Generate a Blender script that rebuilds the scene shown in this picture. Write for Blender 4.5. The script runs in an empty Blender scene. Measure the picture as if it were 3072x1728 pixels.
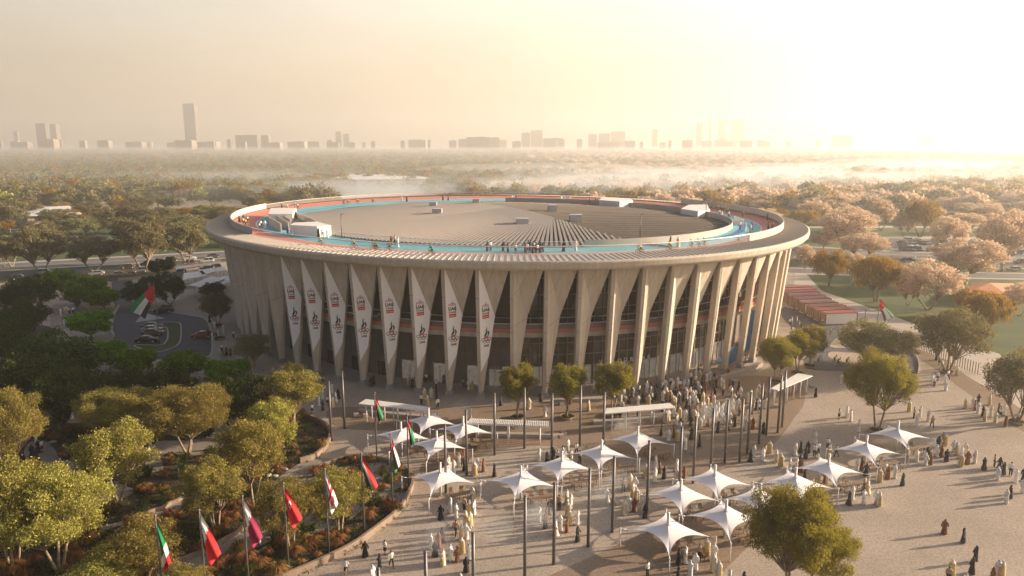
import bpy, bmesh, math, random
import numpy as np
from mathutils import Vector, Matrix
R = math.radians
sin, cos, pi = math.sin, math.cos, math.pi
random.seed(7); rng = np.random.default_rng(7)
S = bpy.context.scene
COL = S.collection

# ---------------------------------------------------------------- camera
F_PX, CX, CY, HZ, CAMH = 2200.0, 1536.0, 864.0, 430.0, 40.0
TH = math.atan((CY - HZ) / F_PX)
cam = bpy.data.cameras.new('camera'); camo = bpy.data.objects.new('camera', cam); COL.objects.link(camo)
cam.sensor_width = 36.0; cam.lens = 36.0 * F_PX / 3072.0
cam.clip_start = 0.5; cam.clip_end = 40000
camo.location = (0, 0, CAMH); camo.rotation_euler = (pi / 2 - TH, 0, 0)
S.camera = camo

# ---------------------------------------------------------------- sky, sun, exposure
SUN_AZ, SUN_EL = 78.0, 14.5        # azimuth clockwise from +Y (view direction) towards +X
w = bpy.data.worlds.new('World'); S.world = w; w.use_nodes = True
nt = w.node_tree; bg = nt.nodes['Background']
sky = nt.nodes.new('ShaderNodeTexSky'); sky.sky_type = 'NISHITA'; sky.sun_disc = False
sky.sun_elevation = R(SUN_EL); sky.sun_rotation = R(SUN_AZ)
sky.air_density = 1.0; sky.dust_density = 6.0; sky.ozone_density = 1.0; sky.altitude = 0
# bright dust towards horizon and sun; dimmed overhead and behind camera to deepen shade
tc = nt.nodes.new('ShaderNodeTexCoord')
def wn(op, a, b=None):
    n = nt.nodes.new('ShaderNodeMath'); n.operation = op
    for i, v in enumerate((a, b)):
        if v is None: continue
        if isinstance(v, (int, float)): n.inputs[i].default_value = v
        else: nt.links.new(v, n.inputs[i])
    return n.outputs[0]
sep = nt.nodes.new('ShaderNodeSeparateXYZ'); nt.links.new(tc.outputs['Generated'], sep.inputs[0])
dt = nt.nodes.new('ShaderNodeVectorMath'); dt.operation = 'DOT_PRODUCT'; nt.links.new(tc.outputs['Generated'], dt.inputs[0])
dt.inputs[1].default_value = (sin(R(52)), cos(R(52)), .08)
zr = nt.nodes.new('ShaderNodeValToRGB'); nt.links.new(sep.outputs[2], zr.inputs[0])       # dust veil by height, darkened above the view to cut ambient light
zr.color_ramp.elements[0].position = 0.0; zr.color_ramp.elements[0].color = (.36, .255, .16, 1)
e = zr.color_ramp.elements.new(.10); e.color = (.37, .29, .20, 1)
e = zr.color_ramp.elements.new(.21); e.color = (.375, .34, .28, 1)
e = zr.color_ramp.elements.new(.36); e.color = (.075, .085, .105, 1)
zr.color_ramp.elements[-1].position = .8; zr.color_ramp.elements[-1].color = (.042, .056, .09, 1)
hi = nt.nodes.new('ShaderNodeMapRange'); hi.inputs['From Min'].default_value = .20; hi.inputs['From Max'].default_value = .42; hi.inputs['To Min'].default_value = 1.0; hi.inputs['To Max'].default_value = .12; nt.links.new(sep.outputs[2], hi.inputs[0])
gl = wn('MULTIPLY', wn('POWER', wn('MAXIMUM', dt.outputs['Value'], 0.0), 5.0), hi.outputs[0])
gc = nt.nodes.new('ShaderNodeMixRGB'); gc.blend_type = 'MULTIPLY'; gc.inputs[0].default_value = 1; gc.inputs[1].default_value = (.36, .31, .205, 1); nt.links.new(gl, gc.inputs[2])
nz_ = nt.nodes.new('ShaderNodeTexNoise'); nz_.inputs['Scale'].default_value = 2.2; nz_.inputs['Detail'].default_value = 5
mp_ = nt.nodes.new('ShaderNodeMapping'); mp_.inputs['Scale'].default_value = (1, 1, 4); nt.links.new(tc.outputs['Generated'], mp_.inputs[0]); nt.links.new(mp_.outputs[0], nz_.inputs['Vector'])
cl = nt.nodes.new('ShaderNodeMapRange'); cl.inputs['From Min'].default_value = .3; cl.inputs['From Max'].default_value = .7; cl.inputs['To Min'].default_value = .90; cl.inputs['To Max'].default_value = 1.07
nt.links.new(nz_.outputs[0], cl.inputs[0])
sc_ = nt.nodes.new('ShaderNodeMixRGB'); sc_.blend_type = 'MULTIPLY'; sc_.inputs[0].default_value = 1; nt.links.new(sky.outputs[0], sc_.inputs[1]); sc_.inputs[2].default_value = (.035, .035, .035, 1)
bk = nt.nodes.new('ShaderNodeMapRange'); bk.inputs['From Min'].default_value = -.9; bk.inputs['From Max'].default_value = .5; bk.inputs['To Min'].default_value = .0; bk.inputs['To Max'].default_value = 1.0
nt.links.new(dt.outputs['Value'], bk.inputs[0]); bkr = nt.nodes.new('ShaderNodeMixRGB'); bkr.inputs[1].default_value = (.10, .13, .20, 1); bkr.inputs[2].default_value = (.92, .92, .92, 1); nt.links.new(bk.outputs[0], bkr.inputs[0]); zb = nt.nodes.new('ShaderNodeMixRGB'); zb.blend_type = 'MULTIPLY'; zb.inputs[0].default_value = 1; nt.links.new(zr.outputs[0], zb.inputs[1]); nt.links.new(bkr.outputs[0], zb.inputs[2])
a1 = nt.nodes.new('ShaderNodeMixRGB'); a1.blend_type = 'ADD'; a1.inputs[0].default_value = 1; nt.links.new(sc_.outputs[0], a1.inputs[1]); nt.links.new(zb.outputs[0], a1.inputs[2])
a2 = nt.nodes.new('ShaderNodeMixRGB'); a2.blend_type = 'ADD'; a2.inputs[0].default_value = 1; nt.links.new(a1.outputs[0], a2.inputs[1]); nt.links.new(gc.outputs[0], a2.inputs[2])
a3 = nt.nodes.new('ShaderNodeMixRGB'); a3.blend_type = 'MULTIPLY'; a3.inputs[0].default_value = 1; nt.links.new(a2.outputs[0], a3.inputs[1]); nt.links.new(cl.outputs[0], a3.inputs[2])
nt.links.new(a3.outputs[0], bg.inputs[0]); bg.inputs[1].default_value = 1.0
sl = bpy.data.lights.new('sun', 'SUN'); sl.energy = 5.0; sl.angle = R(0.6); sl.color = (1.0, 0.79, 0.57)
so = bpy.data.objects.new('sun', sl); COL.objects.link(so)
sd = Vector((sin(R(SUN_AZ)) * cos(R(SUN_EL)), cos(R(SUN_AZ)) * cos(R(SUN_EL)), sin(R(SUN_EL))))
so.rotation_euler = sd.to_track_quat('Z', 'Y').to_euler(); so.location = (200, 60, 120)
S.view_settings.view_transform = 'Standard'; S.view_settings.look = 'None'
S.view_settings.exposure = 1.38; S.view_settings.gamma = 1.0; S.view_settings.use_curve_mapping = False
try:
    S.cycles.max_bounces = 6; S.cycles.volume_bounces = 1; S.cycles.transparent_max_bounces = 48
    S.cycles.diffuse_bounces = 3; S.cycles.glossy_bounces = 2; S.cycles.transmission_bounces = 4
except Exception: pass

# ---------------------------------------------------------------- helpers
def G(px, py, z=0.0):
    """point of the place at height z seen at photo pixel (3072 wide)"""
    u = (px - CX) / F_PX; v = -(py - CY) / F_PX
    dy = cos(TH) + v * sin(TH); dz = -sin(TH) + v * cos(TH); t = (z - CAMH) / dz
    return (u * t, dy * t)
def zoomg(ox, oy, x, y, z=0.0, k=2.5156): return G(ox + x / k, oy + y / k, z)
def pix(X, Y, Z):
    Z -= CAMH; zc = Y * cos(TH) - Z * sin(TH); up = Y * sin(TH) + Z * cos(TH)
    return (CX + F_PX * X / zc, CY - F_PX * up / zc)

class MB:
    """collects faces of one mesh"""
    def __init__(s): s.v = []; s.f = []; s.m = []; s.sm = []
    def add(s, vs, fs, mi=0, smooth=False):
        o = len(s.v); s.v += [tuple(p) for p in vs]
        for f in fs: s.f.append([i + o for i in f]); s.m.append(mi); s.sm.append(smooth)
        return s
    def quad(s, a, b, c, d, mi=0): return s.add([a, b, c, d], [(0, 1, 2, 3)], mi)
    def box(s, c, d, mi=0, rz=0.0, taper=1.0):
        x, y, z = c; a, b, h = d[0] / 2, d[1] / 2, d[2] / 2; vs = []
        for k, (sx, sy, sz) in enumerate([(-1,-1,-1),(1,-1,-1),(1,1,-1),(-1,1,-1),(-1,-1,1),(1,-1,1),(1,1,1),(-1,1,1)]):
            t = taper if sz > 0 else 1.0
            px, py = sx * a * t, sy * b * t
            vs.append((x + px * cos(rz) - py * sin(rz), y + px * sin(rz) + py * cos(rz), z + sz * h))
        return s.add(vs, [(0,3,2,1),(4,5,6,7),(0,1,5,4),(1,2,6,5),(2,3,7,6),(3,0,4,7)], mi)
    def tube(s, pts, rad, n=8, mi=0, cap=True, flat=1.0):
        P = [Vector(p) for p in pts]; m = len(P)
        if not hasattr(rad, '__len__'): rad = [rad] * m
        vs = []; up = None
        for i in range(m):
            t = (P[min(i + 1, m - 1)] - P[max(i - 1, 0)])
            t = t.normalized() if t.length > 1e-9 else Vector((0, 0, 1))
            if up is None:
                up = Vector((1, 0, 0)) if abs(t.x) < .9 else Vector((0, 1, 0))
            a = (up - t * up.dot(t)); a = a.normalized() if a.length > 1e-6 else t.orthogonal().normalized()
            up = a; b = t.cross(a)
            for k in range(n):
                q = 2 * pi * k / n
                vs.append(P[i] + (a * cos(q) + b * sin(q) * flat) * rad[i])
        fs = [(i * n + k, i * n + (k + 1) % n, (i + 1) * n + (k + 1) % n, (i + 1) * n + k) for i in range(m - 1) for k in range(n)]
        if cap: fs += [tuple(range(n - 1, -1, -1)), tuple((m - 1) * n + k for k in range(n))]
        return s.add(vs, fs, mi, True)
    def loft(s, rings, mi=0, cap=True, smooth=True):
        """rings: list of equal-length closed point loops"""
        n = len(rings[0]); vs = [p for r in rings for p in r]
        fs = [(i * n + k, i * n + (k + 1) % n, (i + 1) * n + (k + 1) % n, (i + 1) * n + k) for i in range(len(rings) - 1) for k in range(n)]
        s.add(vs, fs, mi, smooth)
        if cap: s.add(rings[0], [tuple(range(n - 1, -1, -1))], mi); s.add(rings[-1], [tuple(range(n))], mi)
        return s
    def ell(s, c, r, n=10, m=7, mi=0):
        rings = []
        for i in range(1, m):
            a = pi * i / m - pi / 2
            rings.append([(c[0] + r[0] * cos(a) * cos(2 * pi * k / n), c[1] + r[1] * cos(a) * sin(2 * pi * k / n), c[2] + r[2] * sin(a)) for k in range(n)])
        return s.loft(rings, mi)
    def prism(s, poly, z0, z1, mi=0):
        n = len(poly); vs = [(x, y, z0) for x, y in poly] + [(x, y, z1) for x, y in poly]
        return s.add(vs, [tuple(range(n - 1, -1, -1)), tuple(range(n, 2 * n))] + [(k, (k + 1) % n, n + (k + 1) % n, n + k) for k in range(n)], mi)
    def build(s, name, mats, parent=None, loc=None):
        me = bpy.data.meshes.new(name); me.from_pydata(s.v, [], s.f)
        if not isinstance(mats, (list, tuple)): mats = [mats]
        for m in mats: me.materials.append(m)
        me.polygons.foreach_set('material_index', s.m); me.polygons.foreach_set('use_smooth', s.sm); me.update()
        return link(name, me, parent, loc)
def link(name, me, parent=None, loc=None, rz=0.0):
    o = bpy.data.objects.new(name, me); COL.objects.link(o)
    if parent is not None: o.parent = parent
    if loc is not None: o.location = loc
    if rz: o.rotation_euler = (0, 0, rz)
    return o
def empty(name, loc=(0, 0, 0), rz=0.0): return link(name, None, None, loc, rz)
def tag(o, label, cat, group=None):
    o['label'] = label; o['category'] = cat
    if group: o['group'] = group
    return o
def kind(o, k): o['kind'] = k; return o
def copytree(o, loc=None, rz=None, sc=None, parent=None):
    c = o.copy(); COL.objects.link(c)
    if parent is not None: c.parent = parent
    else:
        if loc is not None: c.location = loc
        if rz is not None: c.rotation_euler = (0, 0, rz)
        if sc is not None: c.scale = (sc, sc, sc) if not hasattr(sc, '__len__') else sc
    for ch in o.children: copytree(ch, parent=c)
    return c
def rm(o):
    for ch in list(o.children): rm(ch)
    bpy.data.objects.remove(o)

# automatic labels: descriptor + nearest landmark, made unique within the scene
LM = []          # (name, x, y, z)
PEND = []        # (object, descriptor, x, y, z)
ORD = ['', 'second', 'third', 'fourth', 'fifth', 'sixth', 'seventh', 'eighth', 'ninth', 'tenth', 'eleventh', 'twelfth', 'thirteenth', 'fourteenth', 'fifteenth', 'sixteenth', 'seventeenth', 'eighteenth', 'nineteenth', 'twentieth', 'twenty-first', 'twenty-second', 'twenty-third', 'twenty-fourth', 'twenty-fifth', 'twenty-sixth', 'twenty-seventh', 'twenty-eighth', 'twenty-ninth', 'thirtieth'] + ['%dth' % i for i in range(31, 400)]
def pend(o, desc, cat, x, y, z, group):
    o['category'] = cat; o['group'] = group; PEND.append((o, desc, x, y, z)); return o
def resolve_labels():
    groups = {}
    for o, desc, x, y, z in PEND:
        p = pix(x, y, z); best = None
        for nm, lx, ly, lz in LM:
            q = pix(lx, ly, lz); d = math.hypot(q[0] - p[0], (q[1] - p[1]) * 1.6) + (0 if abs(lz - z) < 8 else 400)
            if best is None or d < best[0]: best = (d, nm, q)
        d, nm, q = best; dx, dy = p[0] - q[0], (p[1] - q[1]) * 1.8
        if abs(dx) > abs(dy): rel = 'right of' if dx > 0 else 'left of'
        else: rel = 'in front of' if dy > 0 else 'behind'
        groups.setdefault((desc, rel, nm), []).append((d, o))
    for (desc, rel, nm), L in groups.items():
        L.sort(key=lambda t: t[0])
        for i, (d, o) in enumerate(L):
            if len(L) == 1: o['label'] = '%s, %s %s' % (desc, rel, nm)
            elif i == 0: o['label'] = '%s, closest %s %s' % (desc, rel, nm)
            else: o['label'] = '%s, %s nearest %s %s' % (desc, ORD[i], rel, nm)

# ---------------------------------------------------------------- materials
def mat(name, col, rough=0.8, col2=None, scale=1.0, metal=0.0, bump=0.0, bscale=None, detail=4, emis=None, spec=None, contrast=(0.35, 0.65), obj=False):
    m = bpy.data.materials.new(name); m.use_nodes = True; t = m.node_tree; b = t.nodes['Principled BSDF']
    b.inputs['Base Color'].default_value = (*col, 1); b.inputs['Roughness'].default_value = rough; b.inputs['Metallic'].default_value = metal
    if spec is not None: b.inputs['Specular IOR Level'].default_value = spec
    g = None
    if col2 is not None or bump:
        g = t.nodes.new('ShaderNodeNewGeometry' if not obj else 'ShaderNodeTexCoord')
        co = g.outputs['Position'] if not obj else g.outputs['Object']
    if col2 is not None:
        n = t.nodes.new('ShaderNodeTexNoise'); n.inputs['Scale'].default_value = scale; n.inputs['Detail'].default_value = detail
        r = t.nodes.new('ShaderNodeValToRGB'); r.color_ramp.elements[0].position = contrast[0]; r.color_ramp.elements[1].position = contrast[1]
        r.color_ramp.elements[0].color = (*col, 1); r.color_ramp.elements[1].color = (*col2, 1)
        t.links.new(co, n.inputs['Vector']); t.links.new(n.outputs[0], r.inputs[0]); t.links.new(r.outputs[0], b.inputs['Base Color'])
    if bump:
        n2 = t.nodes.new('ShaderNodeTexNoise'); n2.inputs['Scale'].default_value = bscale or scale * 3; n2.inputs['Detail'].default_value = 3
        bp = t.nodes.new('ShaderNodeBump'); bp.inputs['Strength'].default_value = bump; bp.inputs['Distance'].default_value = 0.05
        t.links.new(co, n2.inputs['Vector']); t.links.new(n2.outputs[0], bp.inputs['Height']); t.links.new(bp.outputs[0], b.inputs['Normal'])
    if emis: b.inputs['Emission Color'].default_value = (*emis[0], 1); b.inputs['Emission Strength'].default_value = emis[1]
    return m
def gravel(name, c0, c1, c2):
    """pebbly surface: broad patches, medium blotches, fine dark specks"""
    m = mat(name, c0, 0.95); t = m.node_tree; b = t.nodes['Principled BSDF']; b.inputs['Specular IOR Level'].default_value = 0.15
    g = t.nodes.new('ShaderNodeNewGeometry')
    def nz(s, d=3, ro=.6):
        n = t.nodes.new('ShaderNodeTexNoise'); n.inputs['Scale'].default_value = s; n.inputs['Detail'].default_value = d; n.inputs['Roughness'].default_value = ro
        t.links.new(g.outputs['Position'], n.inputs['Vector']); return n.outputs[0]
    def ramp(x, a, b_, ca, cb):
        r = t.nodes.new('ShaderNodeValToRGB'); r.color_ramp.elements[0].position = a; r.color_ramp.elements[1].position = b_
        r.color_ramp.elements[0].color = (*ca, 1); r.color_ramp.elements[1].color = (*cb, 1); t.links.new(x, r.inputs[0]); return r.outputs[0]
    def mix(ty, f, a, bb):
        x = t.nodes.new('ShaderNodeMixRGB'); x.blend_type = ty; x.inputs[0].default_value = f; t.links.new(a, x.inputs[1]); t.links.new(bb, x.inputs[2]); return x.outputs[0]
    base = ramp(nz(.09, 4), .35, .65, c0, c1)
    base = mix('MULTIPLY', .5, base, ramp(nz(4.5, 3, .75), .36, .58, c2, (1, 1, 1)))
    v = t.nodes.new('ShaderNodeTexVoronoi'); v.inputs['Scale'].default_value = 5.0; t.links.new(g.outputs['Position'], v.inputs['Vector'])
    base = mix('MULTIPLY', .5, base, ramp(v.outputs['Distance'], .08, .35, (.62, .58, .54), (1, 1, 1)))
    t.links.new(base, b.inputs['Base Color'])
    bp = t.nodes.new('ShaderNodeBump'); bp.inputs['Strength'].default_value = .6; bp.inputs['Distance'].default_value = .03
    t.links.new(nz(7, 3, .7), bp.inputs['Height']); t.links.new(bp.outputs[0], b.inputs['Normal'])
    return m
def leafmat(name, ca, cb, trans=(.30, .30, .06), tw=.35, hue=.12):
    """small leaf faces: colour varies from leaf to leaf and from tree to tree, some light passes through"""
    m = bpy.data.materials.new(name); m.use_nodes = True; t = m.node_tree; t.nodes.clear()
    o = t.nodes.new('ShaderNodeOutputMaterial'); g = t.nodes.new('ShaderNodeNewGeometry'); oi = t.nodes.new('ShaderNodeObjectInfo')
    r = t.nodes.new('ShaderNodeValToRGB'); r.color_ramp.elements[0].color = (*ca, 1); r.color_ramp.elements[1].color = (*cb, 1)
    t.links.new(g.outputs['Random Per Island'], r.inputs[0])
    hs = t.nodes.new('ShaderNodeHueSaturation'); mp = t.nodes.new('ShaderNodeMapRange')
    mp.inputs['To Min'].default_value = .5 - hue * .25; mp.inputs['To Max'].default_value = .5 + hue * .15
    mv = t.nodes.new('ShaderNodeMapRange'); mv.inputs['To Min'].default_value = .75; mv.inputs['To Max'].default_value = 1.2
    t.links.new(oi.outputs['Random'], mp.inputs[0]); t.links.new(oi.outputs['Random'], mv.inputs[0])
    t.links.new(mp.outputs[0], hs.inputs['Hue']); t.links.new(mv.outputs[0], hs.inputs['Value']); t.links.new(r.outputs[0], hs.inputs['Color'])
    d = t.nodes.new('ShaderNodeBsdfDiffuse'); tr = t.nodes.new('ShaderNodeBsdfTranslucent'); tr.inputs[0].default_value = (*trans, 1)
    mx = t.nodes.new('ShaderNodeMixShader'); mx.inputs[0].default_value = tw
    t.links.new(hs.outputs[0], d.inputs[0]); t.links.new(d.outputs[0], mx.inputs[1]); t.links.new(tr.outputs[0], mx.inputs[2]); t.links.new(mx.outputs[0], o.inputs[0])
    return m
def glassy(name, col, alpha, rough=.3):
    """partly see-through screen or glazing"""
    m = bpy.data.materials.new(name); m.use_nodes = True; t = m.node_tree; b = t.nodes['Principled BSDF']
    b.inputs['Base Color'].default_value = (*col, 1); b.inputs['Roughness'].default_value = rough; b.inputs['Alpha'].default_value = alpha
    return m

M = {}
M['concrete'] = mat('pale_fibre_concrete', (.55, .475, .39), .75, (.60, .52, .43), .35, bump=.05)
def streaks(m, amt=.8):
    """rain and dust streaks: noise stretched down the wall, multiplied over the base colour"""
    t = m.node_tree; b = t.nodes['Principled BSDF']; l = b.inputs['Base Color'].links[0]; src = l.from_socket; g = t.nodes.new('ShaderNodeNewGeometry'); mp = t.nodes.new('ShaderNodeMapping'); mp.inputs['Scale'].default_value = (1.6, 1.6, .10)
    n = t.nodes.new('ShaderNodeTexNoise'); n.inputs['Scale'].default_value = 1.0; n.inputs['Detail'].default_value = 6; n.inputs['Roughness'].default_value = .65; r = t.nodes.new('ShaderNodeValToRGB')
    r.color_ramp.elements[0].position = .38; r.color_ramp.elements[0].color = (.72, .70, .68, 1); r.color_ramp.elements[1].position = .60; x = t.nodes.new('ShaderNodeMixRGB'); x.blend_type = 'MULTIPLY'; x.inputs[0].default_value = amt
    t.links.new(g.outputs['Position'], mp.inputs[0]); t.links.new(mp.outputs[0], n.inputs['Vector']); t.links.new(n.outputs[0], r.inputs[0]); t.links.new(src, x.inputs[1]); t.links.new(r.outputs[0], x.inputs[2]); t.links.new(x.outputs[0], b.inputs['Base Color'])
streaks(M['concrete'], .55)
M['concrete_d'] = mat('brown_fibre_panel', (.20, .165, .14), .7, (.24, .20, .17), .5)
M['foot'] = mat('grey_concrete_plinth', (.30, .29, .28), .8)
M['banner'] = mat('white_banner_cloth', (.90, .87, .86), .8)
M['seam'] = mat('ribbed_metal_cladding', (.56, .50, .45), .42, (.62, .56, .50), .4, metal=.45)
M['rib'] = mat('raised_seam', (.44, .39, .34), .7)
M['roof_rib'] = mat('roof_rib', (.30, .265, .24), .8)
M['roof'] = mat('roof_sheeting', (.115, .096, .08), 1.0, (.135, .113, .095), .12, spec=0.05)
M['soffit'] = mat('soffit_panel', (.35, .31, .27), .8)
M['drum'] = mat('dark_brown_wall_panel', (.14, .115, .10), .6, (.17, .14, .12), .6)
M['glass'] = mat('dark_curtain_glass', (.035, .032, .03), .08, (.10, .08, .06), .35, spec=.8)
M['mull'] = mat('bronze_mullion', (.32, .28, .24), .5, metal=.3)
M['lit'] = mat('lit_lobby_glass', (.22, .19, .165), .3, (.05, .045, .04), .9, emis=((1, .85, .70), .04))
M['red'] = mat('red_track_surface', (.56, .20, .15), .8, (.60, .24, .18), .5)
M['cyan'] = mat('turquoise_track_surface', (.14, .43, .50), .75, (.18, .50, .56), .3)
M['blue'] = mat('deep_blue_track_surface', (.03, .16, .42), .75, (.05, .22, .48), .4)
M['white'] = mat('white_paint', (.80, .78, .75), .5)
M['rail'] = mat('white_rail', (.75, .73, .72), .4)
M['parapet'] = mat('beige_parapet', (.46, .41, .365), .7, (.50, .45, .40), .5)
M['screen'] = glassy('glazed_balustrade', (.62, .52, .48), .22)
M['mesh'] = glassy('fine_red_grey_mesh', (.40, .27, .25), .6)
M['unit'] = mat('roof_unit_casing', (.50, .49, .50), .5)
M['dark'] = mat('dark_opening', (.03, .03, .03), .8)
M['pole'] = mat('grey_steel_pole', (.16, .15, .155), .45, metal=.5)
M['tent'] = mat('white_tensile_fabric', (.80, .76, .76), .7)
M['steelw'] = mat('white_painted_steel', (.72, .70, .70), .45)
M['wood'] = mat('brown_table_wood', (.22, .14, .09), .7, (.28, .19, .12), 6)
M['asphalt'] = mat('asphalt', (.065, .065, .075), .85, (.085, .083, .09), .6, bump=.1)
M['asphalt_l'] = mat('pale_worn_asphalt', (.13, .12, .12), .85, (.16, .15, .145), .3)
M['kerb'] = mat('pale_kerb_stone', (.42, .39, .36), .85)
M['plaza'] = gravel('beige_pebble_paving', (.40, .335, .275), (.48, .405, .335), (.38, .34, .31))
M['plaza_d'] = gravel('brown_pebble_paving', (.27, .205, .15), (.32, .245, .185), (.45, .36, .28))
M['path'] = gravel('grey_pebble_path', (.28, .245, .215), (.33, .29, .25), (.5, .42, .36))
M['concrete_path'] = mat('smooth_pale_path', (.40, .35, .30), .85, (.46, .40, .345), .15, bump=.05)
M['soil'] = mat('planting_soil', (.035, .026, .018), .95, (.075, .052, .034), .35, bump=.5, bscale=2)
M['lawn'] = mat('mown_lawn', (.035, .062, .010), .95, (.06, .09, .016), .15, bump=.4, bscale=3)
M['park'] = mat('park_ground', (.06, .06, .028), .95, (.12, .095, .05), .02, bump=.3, bscale=1)
M['wall_b'] = mat('tan_retaining_wall', (.23, .17, .125), .85, (.27, .20, .15), .8)
M['stone'] = mat('grey_bench_stone', (.33, .29, .26), .85, (.38, .335, .30), 1.2)
M['bark'] = mat('pale_bark', (.36, .28, .20), .9, (.20, .15, .10), 2.5, bump=.4)
M['bark_d'] = mat('brown_bark', (.16, .11, .07), .9, (.10, .07, .05), 3)
M['container_w'] = mat('white_container_side', (.74, .72, .70), .6)
M['container_r'] = mat('red_container_frame', (.26, .06, .05), .6)
M['black'] = mat('matt_black', (.02, .02, .022), .6)
M['bld'] = mat('pale_render_wall', (.42, .36, .31), .85, (.47, .41, .35), .05)
M['bldw'] = mat('white_metal_roof', (.66, .64, .63), .6)
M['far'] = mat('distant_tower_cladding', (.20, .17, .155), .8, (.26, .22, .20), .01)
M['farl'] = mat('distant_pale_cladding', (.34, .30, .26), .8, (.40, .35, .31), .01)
M['fwin'] = mat('distant_window_band', (.10, .10, .11), .3)
M['orange'] = mat('orange_roof', (.62, .24, .12), .8)

# ================================================================ VELODROME
SX, SY, SA, SB, SPH = -3.0, 178.3, 73.0, 66.2, -1.1      # rim ellipse
IX, IY, IA, IB, IPH = -1.7, 175.0, 53.25, 47.7, -0.8     # inner roof ellipse
def _ell(cx, cy, a, b, ph, wx, wy):
    """point of an ellipse in world direction given as ellipse parameter t of the rim (angle kept in world space)"""
def E(tdeg, d):
    t = R(tdeg); c, s = cos(SPH), sin(SPH); X = (SA - d) * cos(t); Y = (SB - d) * sin(t)
    return (SX + X * c - Y * s, SY + X * s + Y * c)
def EI(tdeg, d=0.0):
    """inner roof ellipse point in the same world direction as rim parameter t"""
    x, y = E(tdeg, 0); ang = math.atan2(y - IY, x - IX) - IPH
    a, b = IA - d, IB - d; r = a * b / math.hypot(b * cos(ang), a * sin(ang)); ang += IPH
    return (IX + r * cos(ang), IY + r * sin(ang))
def blend(tdeg, f, d0=5.25):
    """f=0 outer parapet line, f=1 inner roof line"""
    a = E(tdeg, d0); b = EI(tdeg); return (a[0] + (b[0] - a[0]) * f, a[1] + (b[1] - a[1]) * f)
NC = 76; ST = 360.0 / NC; PH0 = 324.0
velo = empty('velodrome', (SX, SY, 0)); tag(velo, 'huge round beige velodrome with leaning folded fins and a cycling track round its roof', 'velodrome')
def vp(mb, name, mats, parent=None):
    """a part of the velodrome, in world coordinates"""
    o = mb.build(name, mats, parent or velo, None if parent else (-SX, -SY, 0)); return o
def ring(mb, prof, fn=E, t0=0.0, t1=360.0, n=304, mi=0, smooth=True):
    """sweep a (d, z) profile round the ellipse"""
    m = len(prof); vs = []
    for k in range(n + 1):
        t = t0 + (t1 - t0) * k / n
        for d, z in prof:
            x, y = fn(t, d); vs.append((x, y, z))
    fs = [(k * m + j, k * m + j + 1, (k + 1) * m + j + 1, (k + 1) * m + j) for k in range(n) for j in range(m - 1)]
    return mb.add(vs, fs, mi, smooth)
# --- rim and metal covering
mb = MB(); ring(mb, [(1.9, 21.25), (.55, 21.45), (.12, 21.95), (.12, 22.0)]); ring(mb, [(.12, 22.0), (0, 22.6)]); ring(mb, [(0, 22.6), (.06, 22.85), (.3, 22.93)])
vp(mb, 'rim_fascia', M['concrete'])
mb = MB(); ring(mb, [(.3, 22.93), (5.05, 23.15)], smooth=False); vp(mb, 'rim_cladding', M['seam'])
mb = MB()
for k in range(432):
    t = 360.0 * k / 432; a = E(t, .35); b = E(t, 5.0); c = E(t + .12, .35); d = E(t + .12, 5.0)
    mb.add([(*a, 22.93), (*c, 22.93), (*d, 23.14), (*b, 23.14), (*a, 23.03), (*c, 23.03), (*d, 23.24), (*b, 23.24)],
           [(4, 5, 6, 7), (0, 1, 5, 4), (1, 2, 6, 5), (3, 0, 4, 7), (2, 3, 7, 6)], 0)
vp(mb, 'rim_seams', M['rib'])
mb = MB(); ring(mb, [(1.9, 21.25), (11.0, 21.0)]); vp(mb, 'soffit', M['soffit'])
# --- outer parapet: solid on the flanks, glazed towards the plaza
RB = 23.1
def solid_wall(mb, fn, d, t0, t1, z0, z1, th=.18, n=60):
    ring(mb, [(d, z0), (d, z1), (d + th, z1), (d + th, z0)], fn, t0, t1, n, smooth=False)
mb = MB(); solid_wall(mb, E, 5.07, 16, 95, RB, 24.5, n=80); vp(mb, 'parapet', M['parapet']); mb = MB(); solid_wall(mb, E, 5.07, 232, 283, RB, 24.5, n=60); vp(mb, 'parapet', M['parapet'])
mb = MB(); ring(mb, [(5.12, RB), (5.12, 24.35)], E, 283, 376, 80); ring(mb, [(5.12, RB), (5.12, 24.1)], E, 95, 232, 100); vp(mb, 'balustrade_glazing', M['screen'])
mb = MB(); ring(mb, [(5.02, 24.38), (5.02, 24.5), (5.22, 24.5), (5.22, 24.38), (5.02, 24.38)], E, 283, 376, 80); ring(mb, [(5.04, 24.1), (5.04, 24.18), (5.2, 24.18), (5.2, 24.1), (5.04, 24.1)], E, 95, 232, 100); vp(mb, 'handrail', M['rail'])
# --- track
mb = MB()
def strip(mb, f0, f1, z0, z1, mi, t0=0, t1=360, n=240, d0=5.25):
    vs = []; 
    for k in range(n + 1):
        t = t0 + (t1 - t0) * k / n; a = blend(t, f0, d0); b = blend(t, f1, d0); vs += [(*a, z0), (*b, z1)]
    mb.add(vs, [(2 * k, 2 * k + 1, 2 * k + 3, 2 * k + 2) for k in range(n)], mi)
strip(mb, 0, .40, 22.95, 22.55, 0); strip(mb, .40, .415, 22.55, 22.55, 2); strip(mb, .415, 1.0, 22.55, 22.5, 1)
strip(mb, .62, .80, 22.525, 22.52, 3, 210, 282, 60); strip(mb, .70, .86, 22.525, 22.52, 3, 372, 420, 40)
vp(mb, 'track', [M['red'], M['cyan'], M['white'], M['blue']])
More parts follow.
